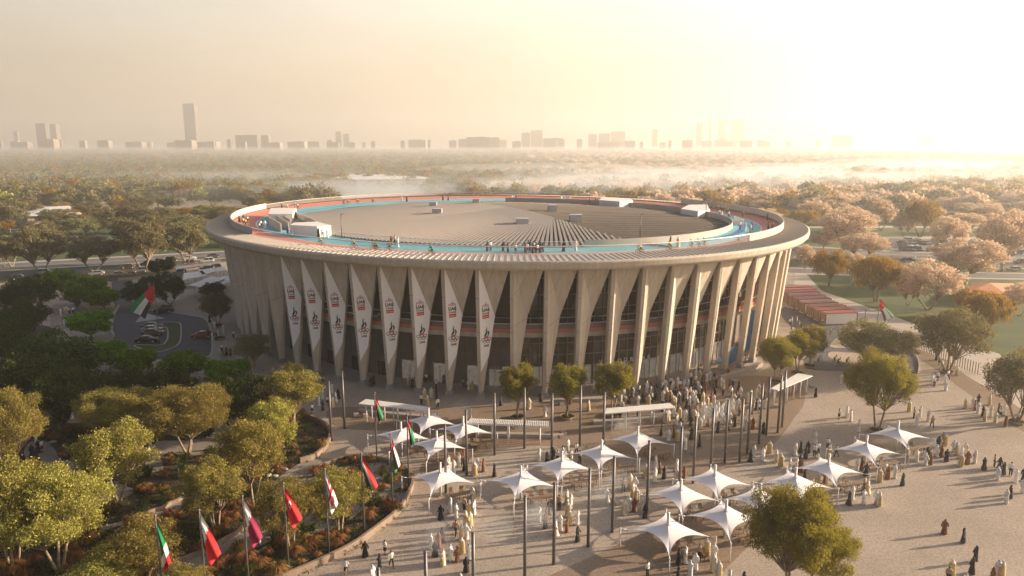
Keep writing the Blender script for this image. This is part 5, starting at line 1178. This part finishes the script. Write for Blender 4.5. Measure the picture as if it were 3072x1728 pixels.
def outfit(o, ps):
    J, b, st = PBODY[ps]; L = []
    if o in ('w', 'g', 'b', 'k', 'n'):
        c = {'w': 'white', 'g': 'white', 'b': 'rust', 'k': 'black', 'n': 'navy'}[o]; fl_ = {'w': .92, 'g': 1.0, 'b': 1.15, 'k': 1.25, 'n': 1.0}[o]
        L.append(('robe', mmesh(robe(J, .06 if o != 'n' else .12, fl_, st), 'robe', CL[c])))
        if o == 'g':
            u = MB(); n = 18; rg = []
            for z, a, q in ((1.50, .10, .10), (1.45, .20, .13), (1.30, .27, .17), (.9, .30, .20), (.10, .34, .25)): rg.append([(a * cos(t), .015 + q * sin(t), z) for t in [-1.15 + (pi + 2.3) * k / (n - 1) for k in range(n)]])
            u.add([p for r_ in rg for p in r_], [(i * n + k, i * n + k + 1, (i + 1) * n + k + 1, (i + 1) * n + k) for i in range(4) for k in range(n - 1)], 0, True)
            L.append(('cloak', mmesh(u, 'cloak', CL['gold'])))
        if o in ('w', 'g'): L.append(('headscarf', mmesh(headcloth(J), 'headscarf', [CL['scarf'], CL['cord']])))
        else: L.append(('headscarf', mmesh(headcloth(J, cord=False), 'headscarf', CL[{'b': 'rust', 'k': 'black', 'n': 'navy'}[o]])))
    else:
        if o == 'f': L += [('top', mmesh(shirt(J, False), 'top', CL['white'])), ('skirt', mmesh(skirt(J, .52), 'skirt', CL['black'])), ('hair', mmesh(hair(J, True), 'hair', HAIR))]
        else: L += [('shirt', mmesh(shirt(J), 'shirt', CL[{'s': 'white', 't': 'tan', 'u': 'blue'}[o]])), ('trousers', mmesh(trousers(J), 'trousers', CL['black' if o != 'u' else 'grey'])), ('hair', mmesh(hair(J), 'hair', HAIR))]
    L.append(('shoes', mmesh(shoes(J), 'shoes', CL['shoe'])))
    return L
ODESC = {'w': 'white-robed person', 'g': 'gold-cloaked person', 'b': 'brown-robed person', 'k': 'black-robed person', 'n': 'person in navy', 's': 'person in white shirt', 't': 'person in tan shirt', 'u': 'person in blue shirt', 'f': 'person in black skirt'}
OGRP = {'w': 'people in white robes', 'g': 'people in golden cloaks', 'b': 'people in brown robes', 'k': 'people in black robes', 'n': 'people in navy dresses', 's': 'people in white shirts', 't': 'people in tan shirts', 'u': 'people in blue shirts', 'f': 'people in black skirts'}
OUT = {}
pr_ = random.Random(21)
PEOPLE = []
def person(*a, **k): PEOPLE.append((a, k))
def make_person(o, x, y, z=.06, rz=None, ps=None, desc=None, sc=1.0):
    ps = ps or pr_.choice(('stand', 'walk', 'talk', 'clasp', 'walk', 'stand'))
    if (o, ps) not in OUT: OUT[(o, ps)] = outfit(o, ps)
    r = link('person', PBODY[ps][1], None, (x, y, z), rz if rz is not None else pr_.uniform(0, 6.28)); s_ = sc * pr_.uniform(.98, 1.06) * (1.0 if o in 'wgstu' else .95); r.scale = (s_ * 1.04, s_ * 1.04, s_)
    for nm, me in OUT[(o, ps)]: link(nm, me, r)
    return pend(r, (desc or ODESC[o]) + {'walk': ' walking', 'talk': ' gesturing', 'clasp': ', hands together', 'stand': ' standing'}[ps], 'person', x, y, z + .8, OGRP[o])
def ppl(off, txt, z=0.06, sc=1.0, kk=K):
    for t in txt.split():
        a, b, o = t.split(','); X, Y = G(off[0] + float(a) / kk, off[1] + float(b) / kk, z); person(o, X, Y, z, sc=sc)
ppl(B2, '605,155,s 628,112,g 678,105,g 718,120,n 650,165,g 728,185,s 1203,160,k 1415,187,g 1537,246,w 975,262,w 1287,347,f 1043,352,k 1495,580,w 1553,605,k 1598,570,k 1630,590,s 1672,560,s 1710,506,w 1735,590,g 1775,535,s 1800,598,t 810,642,g 848,675,w 888,622,w 922,580,b 928,655,k 1005,690,g 1032,658,w 1073,660,b 1155,698,k 752,1020,k 825,972,w 867,1012,w 928,962,t 993,890,g 1003,988,w 968,990,g 938,1072,g 973,1082,g 865,1146,t 765,1197,n 678,1245,w 735,1235,b 708,1300,k 943,1172,w 912,1175,g 910,1278,g 962,1325,w 825,1332,w 875,1340,b 770,1370,g 943,1420,k 182,1300,k 330,1290,f 290,1395,n 378,1380,s 35,1445,f 240,1500,w')
ppl(B2, '1497,1038,w 1537,1087,k 1563,990,n 1547,1030,b 1643,948,t 1703,905,g 1730,940,w 1710,1000,g 1652,1105,w 1725,1060,g 1702,1118,b 1618,1145,g 1783,1062,w 1783,1188,k 2005,888,w 2050,910,k 2128,812,t 2180,782,g 2215,800,w 2200,850,g 2228,895,g 2168,955,w 2135,988,g 2212,962,b 2285,950,w 2295,1010,k 2365,738,w 2402,672,b 2435,716,k 2298,706,g 2372,640,w 2530,742,g 2532,660,w 2415,390,k 2468,428,w 2510,405,b 2535,432,g 2555,370,w 2545,1362,k 2310,1465,s 2540,1500,k 2110,162,w 2168,148,k 2192,98,b 2250,82,s 2278,138,k 2305,68,w 2335,92,w 2365,117,k 2240,162,w 2428,128,g 2450,102,w 2482,132,b 2550,155,k 2505,45,w 2157,252,n 2103,272,k 2235,245,s 430,1600,w 560,1580,k 900,1560,g')
ppl(O6, '25,1172,g 55,1142,k 80,1152,b 128,1152,g 145,1175,k 173,1150,b 205,1047,w 180,1057,w 130,1042,g 237,1055,k 308,1112,g 355,1105,b 422,1122,k 240,1178,k 405,1202,b 435,1170,w 378,1228,w 515,1195,w 50,1240,w 25,1258,k 100,1252,w 152,1212,g 185,1245,g 207,1292,g 138,1292,g 170,1315,g 258,1282,w 292,1312,w 320,1302,n 425,1312,t 380,1352,b 395,1392,k 355,1368,w 250,1362,w 193,1392,b 155,1388,w 130,1410,g 103,1312,t 50,1312,n 20,1352,w 60,1388,n 265,1437,k 490,1342,w 515,1300,k 555,1262,k 573,1268,w 577,1290,f 630,1257,w 480,1422,g 528,1412,b 608,1445,k 573,1402,w 497,1402,g 1003,1170,k 1198,1072,w 1222,1032,b 1250,1048,t 1178,1337,f 1238,1322,w 1268,1353,w 1328,1432,w')
ppl(O6, '1883,1076,w 1920,1050,s 1897,1092,s 1978,1074,w 2000,1037,s 1983,1121,w 2070,1008,g 1912,892,k 1933,927,f 1955,962,w 1707,1280,g 1743,1332,t 1792,1322,w 1767,1387,w 1852,1354,w 1880,1400,t 2130,1257,g 2190,1255,w 2205,1270,b 2225,1292,w 2230,1222,n 2312,1230,g 2265,1315,k 2280,1352,g 2325,1320,w 2358,1364,g 2383,1292,n 2397,1327,f 2425,1307,w 2435,1392,b 2530,1365,s 2565,1302,k 812,632,s 895,668,k')
ppl(O6, '-30,1210,w -55,1180,k -20,1160,b -60,1250,g -35,1290,k -70,1320,w -25,1330,g -45,1380,w -15,1410,k 75,1200,w 120,1205,k 215,1215,b 235,1230,w 90,1350,g 110,1370,w 220,1330,n 330,1260,g 300,1370,w 420,1260,w 450,1300,g 340,1420,k 440,1370,w -80,1130,w -100,1160,b -40,1120,g 10,1110,w 60,1090,k 100,1080,w -90,1090,s -130,1120,w -120,1190,g -150,1160,k')
ppl(B3, '1000,452,w 1092,497,s 850,538,w 888,520,k 943,522,k 927,562,k 993,552,s 1020,532,s 1108,552,g 1160,552,t 540,552,w 512,586,k 605,580,w 623,547,t 655,522,g 703,592,g 740,627,g 808,656,w 858,652,w 888,664,b 885,630,n 920,726,k 1015,768,g 1075,748,b 1315,655,w 1350,648,b 1383,692,k 1488,738,g 1525,695,g 1545,717,b 1600,710,w 1658,766,k 1278,872,w 1255,912,k 1365,907,w 1395,828,g 1370,802,t 1458,908,w 1480,922,g 1767,585,w 1830,614,w 1867,608,b 1845,565,k 1915,548,w 1950,548,b 1928,485,n 1990,584,k 1962,458,t 1980,468,g 2045,512,w 2065,532,g 2098,622,g 2100,562,w 2130,535,g 2148,602,b 2203,597,w 2272,650,k 2350,626,t 2375,726,w 2390,645,k 2420,682,k 2473,692,s 2510,746,w 2470,862,k 2440,900,w 2565,822,w 2572,730,n 1690,560,g')
ppl(B3, '1973,1130,b 2115,1197,k 2180,1432,k 2207,1340,n 2025,1455,g 2002,1500,t 2375,1455,w 2405,1470,g 2335,1500,b 2130,1560,w 180,1292,g 230,1417,g 95,1402,w 125,1332,t 20,1352,w 270,1460,g 55,1460,w 350,1530,w 460,1540,k 235,1330,w 10,722,b 65,417,k 125,472,k 20,497,w 80,522,g 5,440,w')
ppl(B1, '545,264,w 460,245,s 475,282,g 245,552,k 280,582,k 278,470,w 290,517,k 320,515,f 605,720,w 1950,1202,w 1983,1102,u 2358,222,f 2437,202,n 2433,112,w 2505,72,w 2408,167,w 2475,162,f 2535,137,w 2555,112,k 2512,176,g 1145,525,s 1130,570,w 1700,490,n 1750,535,s 20,-60,n')
ppl(O4, '465,447,s 500,442,s 515,427,n 535,427,k 570,432,k 460,557,w 490,542,g 507,542,g 523,544,s 555,542,s 508,622,g 530,632,g 490,636,w 28,858,k 155,892,w 8,1002,s 45,1002,n 105,982,w 1688,685,w 1605,742,w 1635,742,k 1648,718,w 1620,648,w 1583,607,k 1763,727,s 1665,872,g 1675,832,s 1710,857,k 1740,860,b 1690,878,u')
ppl(O5, '228,1092,k 243,1077,k 505,1082,g 537,1098,k 555,1052,f 640,1062,s 695,1022,n 773,1068,k 880,1042,t 717,1112,s 920,1102,t 943,1097,n 957,1117,w 985,1112,g 970,1062,g 992,1052,b 435,1007,w 475,1012,w 1203,1035,k 1165,1042,n')
for i in range(80):
    t_ = pr_.gauss(357, 6.5); d_ = pr_.uniform(-9, 7); X, Y = E(t_, d_); person(pr_.choice('wwgggkkbnst'), X, Y, .06)
# people up on the roof track
ZR = 22.52
ppl(O2, '380,1095,b 404,1092,s 428,1112,w 1102,1142,n 1127,1138,s 1223,1142,n 1257,1150,n 1315,1160,f 1387,1152,n 1405,1158,f 1425,1140,n 1443,1158,n 1455,1145,s 1470,1150,n 1480,1158,f 1492,1142,k 1505,1155,n 1520,1150,n 1412,1130,n 1460,1128,k 1500,1128,n 1448,1135,f 1678,1144,k 1768,1140,w 2482,1102,k 2540,1112,g 457,768,w 495,768,k 767,758,k 807,757,k 1290,760,w 1302,758,w 1318,760,k 1660,766,w 1683,768,w 1728,770,w 1918,785,k 1935,783,s', ZR)
ppl(O1, '1808,930,n 1838,918,u 1972,965,f 2002,972,w 2172,1020,u 2210,1026,w 2405,1036,k 2435,1036,s 2473,1044,w 2128,832,n 2152,836,w 2172,836,g', ZR)
ppl((1900, 600), '490,512,g 1160,322,s 1210,336,w 1270,352,w 1287,325,n 1035,200,s 935,176,s 960,202,w 763,108,w', ZR, kk=3.6233)

# ================================================================ CYCLISTS
def build_bicycle():
    r = empty('bicycle'); u = MB(); a, b = (0, -.52, .34), (0, .50, .34); bb = (0, .06, .28); st = (0, .20, .80); hd = (0, -.38, .82)
    for p, q in ((bb, st), (bb, hd), (st, hd), (bb, b), (st, b), (hd, a)): u.tube([p, q], .022, 6)
    u.build('frame', CL['navy'], r)
    for c in (a, b):
        w_ = MB(); w_.tube([(0, c[1] + .335 * cos(t), c[2] + .335 * sin(t)) for t in [2 * pi * k / 20 for k in range(21)]], .022, 5, cap=False)
        for k in range(4): t = pi * k / 4; w_.tube([(0, c[1] + .33 * cos(t), c[2] + .33 * sin(t)), (0, c[1] - .33 * cos(t), c[2] - .33 * sin(t))], .004, 3)
        w_.build('wheel', M['black'], r)
    u = MB(); u.tube([(-.21, -.50, .92), (-.18, -.44, .98), (.18, -.44, .98), (.21, -.50, .92)], .018, 5); u.tube([hd, (0, -.42, .98)], .02, 5); u.build('handlebar', M['black'], r)
    u = MB(); u.ell((0, .22, .86), (.07, .14, .035), 8, 5); u.build('saddle', M['black'], r)
    return r
JC = {'pelvis': (0, .20, .96, .13), 'waist': (0, .08, 1.12, .11), 'chest': (0, -.08, 1.28, .125), 'neck': (0, -.18, 1.40, .055), 'head': (0, -.25, 1.49, .082), 'crown': (0, -.25, 1.57, .072)}
EC = [('pelvis', 'waist'), ('waist', 'chest'), ('chest', 'neck'), ('neck', 'head'), ('head', 'crown')]
for s_, kz, fz, ky in ((1, .78, .38, -.18), (-1, .58, .14, .0)):
    n = 'L' if s_ > 0 else 'R'; JC['sh' + n] = (s_ * .16, -.14, 1.34, .058); JC['el' + n] = (s_ * .20, -.28, 1.14, .04); JC['wr' + n] = (s_ * .17, -.42, 1.02, .028)
    JC['hip' + n] = (s_ * .09, .17, .92, .09); JC['kn' + n] = (s_ * .11, ky - .02, kz, .06); JC['an' + n] = (s_ * .12, .10, fz, .038); JC['toe' + n] = (s_ * .12, -.03, fz - .04, .034)
    EC += [('chest', 'sh' + n), ('sh' + n, 'el' + n), ('el' + n, 'wr' + n), ('pelvis', 'hip' + n), ('hip' + n, 'kn' + n), ('kn' + n, 'an' + n), ('an' + n, 'toe' + n)]
CB_ = body_mesh(JC, EC)
def jersey():
    u = MB(); J = JC; P_ = [(0, .19, 1.02), J['waist'][:3], J['chest'][:3], (0, -.16, 1.37)]; u.tube(P_, [.15, .15, .17, .09], 10, flat=.85)
    for n in ('L', 'R'): u.tube([J['sh' + n][:3], tuple(Vector(J['sh' + n][:3]).lerp(Vector(J['el' + n][:3]), .8))], [.075, .055], 8)
    return u
def shorts():
    u = MB(); J = JC
    for n in ('L', 'R'): h = Vector(J['hip' + n][:3]); k = Vector(J['kn' + n][:3]); u.tube([h + Vector((0, .06, .03)), h, h.lerp(k, .75)], [.12, .115, .08], 8)
    return u
u = MB(); u.ell((0, -.24, 1.585), (.095, .13, .07), 10, 6); HEL = mmesh(u, 'helmet', CL['navy']); SHO = mmesh(shorts(), 'shorts', CL['black'])
JER = {c: mmesh(jersey(), 'jersey', CL[{'g': 'green', 'y': 'yellow', 'w': 'white'}[c]]) for c in 'gyw'}
bik = build_bicycle(); first = [1]; CN = {'g': 'green', 'y': 'yellow', 'w': 'white'}
def cyclist(x, y, z, c, rz):
    b = bik if first[0] else copytree(bik); first[0] = 0; b.location = (x, y, z); b.rotation_euler = (0, 0, rz); pend(b, 'racing bicycle under a %s rider' % CN[c], 'bicycle', x, y, z + .4, 'racing bicycles')
    r = link('person', CB_, None, (x, y, z), rz)
    for nm, me in (('jersey', JER[c]), ('shorts', SHO), ('helmet', HEL)): link(nm, me, r)
    pend(r, 'cyclist in %s jersey' % CN[c], 'person', x, y, z + 1.2, 'cyclists')
def cyc(off, txt, z, kk=K, face=None):
    for t in txt.split():
        p = t.split(','); X, Y = G(off[0] + float(p[0]) / kk, off[1] + float(p[1]) / kk, z)
        if face is None: rz = math.atan2(Y - SY, X - SX)           # riding round the track, facing along it
        else: rz = float(p[3]) if len(p) > 3 else face
        cyclist(X, Y, z, p[2], rz + (pi if len(p) > 3 and face is None else 0))
ZO = 22.85
cyc(O2, '93,1118,y 265,1140,g 250,1136,y 362,1142,g 680,1172,g 2253,1158,y 2480,1137,y 18,792,g 52,787,y 122,782,y 240,777,y', ZO)
cyc(O1, '1838,945,w 1870,930,w 1855,955,y 1960,985,w 2420,1100,y 2247,826,w', ZO)
cyc((1900, 600), '75,580,y 400,550,y 630,530,g 710,524,y 770,510,g 1140,482,g 1465,330,g 1510,322,y 1455,222,g 1188,185,y 1015,152,y 940,112,g 920,117,y 858,118,g 700,92,g', ZO, 3.6233)
cyc(O6, '120,985,y 170,988,y 210,958,g 95,1102,y 210,1102,g 415,865,g,0.1 465,908,g,0.2 1028,922,g,1.5 1147,915,y,1.5 1175,935,g,1.5 1240,930,g,1.5 1115,702,g,2.4 1050,632,g,2.6 970,602,g,2.6 920,575,g,2.6 840,535,g,2.6 2,960,y,1.2', .07, face=1.3)
cyc(O4, '2440,1078,y,1.4', .07, face=1.4)
cyc(O5, '90,592,y 290,598,y 2215,568,g 2275,520,y', 11.0)
for f_, c in ((.10, 'g'), (.24, 'g'), (.34, 'y'), (.5, 'g')): t = 376 + 66 * f_; x, y = E(t, 9.0); cyclist(x, y, .15 + 10.6 * f_ ** 1.1 + .02, c, math.atan2(y - SY, x - SX) + pi)

# the 246 walkers that show largest stand as single people; the small distant remainder is one crowd
PEOPLE.sort(key=lambda t: math.hypot(t[0][1], t[0][2]))
for a, k in PEOPLE[:246]: make_person(*a, **k)
cv, cf, cm_, cmats = [], [], [], []; off_ = 0
for a, k in PEOPLE[246:]:
    o_, x, y, z = a; ps = pr_.choice(('stand', 'walk', 'talk', 'clasp'))
    if (o_, ps) not in OUT: OUT[(o_, ps)] = outfit(o_, ps)
    rz = pr_.uniform(0, 6.28); s_ = pr_.uniform(.98, 1.06) * (1.0 if o_ in 'wgstu' else .95); c_, n_ = cos(rz), sin(rz)
    for me in [PBODY[ps][1]] + [m_ for _, m_ in OUT[(o_, ps)]]:
        co = np.empty(len(me.vertices) * 3, np.float32); me.vertices.foreach_get('co', co); co = co.reshape(-1, 3) * s_
        cv.append(np.stack([co[:, 0] * c_ - co[:, 1] * n_ + x, co[:, 0] * n_ + co[:, 1] * c_ + y, co[:, 2] + z], 1))
        for f in me.polygons:
            m_ = me.materials[f.material_index]
            if m_ not in cmats: cmats.append(m_)
            cf.append([i + off_ for i in f.vertices]); cm_.append(cmats.index(m_))
        off_ += len(me.vertices)
me = bpy.data.meshes.new('crowd'); me.from_pydata(np.concatenate(cv).tolist(), [], cf)
for m_ in cmats: me.materials.append(m_)
me.polygons.foreach_set('material_index', cm_); me.polygons.foreach_set('use_smooth', [True] * len(cf)); me.update(); kind(link('crowd', me), 'stuff')

# ================================================================ CARS
CARC = {'black': (.015, .015, .02), 'silver': (.42, .43, .45), 'white': (.74, .74, .73), 'red': (.28, .015, .02), 'grey': (.14, .145, .16), 'green': (.03, .10, .06), 'brown': (.16, .11, .08), 'blue': (.03, .06, .16)}
CM = {k: mat('car_paint_' + k, v, .25, metal=.3) for k, v in CARC.items()}
GLS = mat('car_glass', (.015, .018, .02), .08); TYR = mat('tyre_rubber', (.02, .02, .02), .9); RIM = mat('alloy_rim', (.45, .45, .46), .35, metal=.8); LMP = mat('headlight_lens', (.75, .75, .72), .2); TLT = mat('tail_light_lens', (.35, .01, .01), .3)
def car_meshes(suv=False):
    top = 1.68 if suv else 1.42; u = MB(); W_ = .9
    prof = [(-2.2, .35), (-2.22, .65), (-2.1, .86), (-1.2, .98), (1.35, 1.0), (2.1, .95), (2.25, .7), (2.22, .35)]
    n = len(prof); rg = []
    for yy, k in ((-W_, .96), (-W_ * .93, 1.0), (W_ * .93, 1.0), (W_, .96)): rg.append([(x * k, yy, .35 + (z - .35) * (k if abs(yy) < W_ else .93)) for x, z in prof])
    u.loft(rg, 0)
    body = mmesh(u, 'body', CM['black'])
    u = MB(); x1 = 2.05 if suv else 1.75
    b_ = [(-1.15, .97), (x1, .98)]; t_ = [(-.45, top), (x1 - (.35 if suv else .75), top - .03)]
    a = [(b_[0][0], -.8, b_[0][1]), (b_[1][0], -.8, b_[1][1]), (b_[1][0], .8, b_[1][1]), (b_[0][0], .8, b_[0][1]), (t_[0][0], -.62, t_[0][1]), (t_[1][0], -.62, t_[1][1]), (t_[1][0], .62, t_[1][1]), (t_[0][0], .62, t_[0][1])]
    u.add(a, [(0, 1, 5, 4), (1, 2, 6, 5), (2, 3, 7, 6), (3, 0, 4, 7)]); gl = mmesh(u, 'windows', GLS)
    u = MB(); u.add([(x, y * 1.02, z + .02) for x, y, z in a[4:]] + [(x, y * .96, z + .06) for x, y, z in a[4:]], [(0, 1, 5, 4), (1, 2, 6, 5), (2, 3, 7, 6), (3, 0, 4, 7), (4, 5, 6, 7)])
    for i in range(4): p, q = a[i], a[i + 4]; u.tube([(p[0], p[1] * 1.01, p[2]), (q[0], q[1] * 1.02, q[2])], .035, 4)
    for sx in (-1, 1): u.tube([((a[0][0] + a[1][0]) / 2, sx * .81, .98), ((a[4][0] + a[5][0]) / 2, sx * .635, top)], .03, 4)
    rf = mmesh(u, 'roof', CM['black']); return body, gl, rf
CARM = {False: car_meshes(), True: car_meshes(True)}
u = MB(); u.tube([(0, -.11, 0), (0, .11, 0)], .33, 14); u.sm = [False] * len(u.sm); WM = mmesh(u, 'wheel', TYR); u = MB(); u.tube([(0, -.12, 0), (0, .12, 0)], .2, 12); RM = mmesh(u, 'rim', RIM)
u = MB(); u.box((0, 0, 0), (.08, .36, .14)); HM = mmesh(u, 'headlight', LMP); u = MB(); u.box((0, 0, 0), (.08, .36, .13)); TM = mmesh(u, 'tail_light', TLT)
CARMC = {}
def car(x, y, z, rz, c, suv=False, state='parked', gp_='cars parked around the park'):
    if (c, suv) not in CARMC:
        b, g_, r_ = CARM[suv]; b2 = b.copy(); r2 = r_.copy(); b2.materials[0] = CM[c]; r2.materials[0] = CM[c]; CARMC[(c, suv)] = (b2, g_, r2)
    b, g_, r2 = CARMC[(c, suv)]; r = empty('parked_car' if state == 'parked' else 'car', (x, y, z), rz); link('body', b, r); link('windows', g_, r); link('roof', r2, r)
    for sx in (-1.35, 1.35):
        for sy in (-.82, .82): w_ = link('wheel', WM, r, (sx, sy, .33)); link('rim', RM, w_)
    for sy in (-.62, .62): link('headlight', HM, r, (-2.17, sy, .68)); link('tail_light', TM, r, (2.2, sy, .76))
    pend(r, '%s %s %s' % (c, 'off-roader' if suv else 'saloon car', state), 'car', x, y, z + .7, gp_)
cr = random.Random(4); cc = ['silver', 'white', 'black', 'grey', 'white', 'silver', 'brown', 'blue']
for x, y, c, rz in ((1112, 760, 'black', 3.3), (1158, 705, 'brown', 3.3), (1150, 680, 'silver', 3.3), (1150, 655, 'grey', 3.3)): X, Y = zoomg(*O4, x, y); car(X, Y, .06, rz, c)
X, Y = zoomg(*O4, 1240, 535); car(X, Y, .06, .2, 'black', True); X, Y = zoomg(*O4, 1530, 725); car(X, Y, .06, .15, 'red', False, 'driving')
def roadrz(X, Y):
    k = min(range(len(ROAD) - 1), key=lambda i: math.hypot(ROAD[i][0] - X, ROAD[i][1] - Y)); return math.atan2(ROAD[k + 1][1] - ROAD[k][1], ROAD[k + 1][0] - ROAD[k][0])
for x, y, c in ((345, 242, 'silver'), (150, 285, 'grey'), (900, 255, 'silver'), (965, 200, 'brown'), (1060, 228, 'silver'), (1110, 178, 'green'), (1300, 145, 'brown'), (1430, 135, 'white'), (1430, 168, 'brown'), (1565, 155, 'white'), (1615, 118, 'grey'), (730, 250, 'silver'), (1355, 245, 'silver'), (1560, 212, 'grey'), (1620, 205, 'grey')):
    X, Y = zoomg(*O4, x, y); car(X, Y, .04, roadrz(X, Y) + (pi if cr.random() < .5 else 0), c, cr.random() < .3, 'on the road', 'cars on the left road')
for x, y in ((1690, 1068), (1772, 1070), (1805, 1090), (1650, 1088), (1700, 1108), (1745, 1108), (1668, 1138), (1716, 1138), (1776, 1138), (1730, 1088), (1660, 1110), (1832, 1088), (2450, 1118), (2520, 1118), (2556, 1162), (2490, 1140), (2570, 1105), (2410, 1100), (1880, 1140), (1950, 1100), (2380, 1130), (2300, 1090), (2470, 1165)):
    X, Y = zoomg(*O3, x, y); car(X, Y, .05, cr.choice((1.5, 1.6, 4.7, .1)), cr.choice(cc), cr.random() < .3, 'parked', 'cars in the car park')
for x, y, c in ((890, 1208, 'white'), (2500, 1290, 'silver'), (2552, 1235, 'grey'), (1010, 1215, 'silver'), (1330, 1240, 'grey'), (1260, 1250, 'black'), (1700, 1220, 'black')):
    X, Y = zoomg(*O3, x, y); car(X, Y, .05, cr.choice((0, pi)), c, cr.random() < .3, 'on the road', 'cars on the right road')
LM += [('the velodrome', *E(330, 0), 10)]
resolve_labels()
# ---------------------------------------------------------------- air
HZD = 0.00032
mb = MB(); mb.box((0, 3400, 150), (12000, 9400, 304)); hz = mb.build('haze', [])
kind(hz, 'stuff'); hm = bpy.data.materials.new('hazy_air'); hm.use_nodes = True; t = hm.node_tree; t.nodes.clear()
o = t.nodes.new('ShaderNodeOutputMaterial'); pv = t.nodes.new('ShaderNodeVolumePrincipled'); pv.inputs['Density'].default_value = HZD
pv.inputs['Color'].default_value = (.96, .94, .90, 1); pv.inputs['Anisotropy'].default_value = .55
t.links.new(pv.outputs[0], o.inputs['Volume']); hz.data.materials.clear(); hz.data.materials.append(hm)
# low mist lying over the wood, and a few denser drifts of it
def blob(c, r):
    bm = bmesh.new(); bmesh.ops.create_icosphere(bm, subdivisions=3, radius=1.0); bmesh.ops.scale(bm, vec=r, verts=bm.verts); bmesh.ops.translate(bm, vec=c, verts=bm.verts)
    g_ = MB(); g_.add([tuple(v.co) for v in bm.verts], [[v.index for v in f.verts] for f in bm.faces]); bm.free(); return g_
def mist(name, geo, dens, col=(.90, .95, 1.0), an=.3):
    o_ = geo.build(name, []); kind(o_, 'stuff'); m_ = bpy.data.materials.new(name); m_.use_nodes = True; t_ = m_.node_tree; t_.nodes.clear(); oo = t_.nodes.new('ShaderNodeOutputMaterial'); v_ = t_.nodes.new('ShaderNodeVolumePrincipled')
    v_.inputs['Density'].default_value = dens; v_.inputs['Color'].default_value = (*col, 1); v_.inputs['Anisotropy'].default_value = an; t_.links.new(v_.outputs[0], oo.inputs['Volume']); o_.data.materials.clear(); o_.data.materials.append(m_)
u = MB(); u.box((0, 4180, 12.5), (9000, 7600, 25)); mist('mist', u, .00050)
mr = random.Random(12)
for cx, cy, sx, sy, n_, dn in ((-60, 480, 150, 60, 16, .005), (60, 560, 200, 80, 12, .0028), (-250, 640, 200, 80, 8, .002), (230, 650, 190, 120, 22, .0048), (360, 950, 300, 180, 12, .003)):
    for k in range(n_):
        x_, y_, q = cx + mr.gauss(0, sx * .55), cy + mr.gauss(0, sy * .5), mr.uniform(.5, 1.1); u = blob((x_, y_, mr.uniform(5, 12)), (sx * .5 * q, sy * .5 * q, mr.uniform(6, 10))); mist('mist', u, dn)
for x_, y_ in ((1120, 110), (1180, 60), (880, 290), (1560, 90), (1960, 130), (1500, 1080), (1420, 1130), (1960, 1000), (2000, 860), (700, 1330), (1060, 1290), (2740, 330), (2900, 300), (2140, 480), (30, -160)):
    X, Y = zoomg(*B2, x_, y_)
    for k in range(2): u = blob((X + mr.gauss(0, .8), Y + mr.gauss(0, .8), mr.uniform(1.9, 3.2)), (mr.uniform(1.0, 2.2), mr.uniform(.8, 1.6), mr.uniform(.9, 1.6))); mist('smoke', u, .05)
S.cycles.use_denoising = True
try: S.cycles.denoiser = 'OPENIMAGEDENOISE'; S.cycles.denoising_prefilter = 'ACCURATE'
except Exception: pass
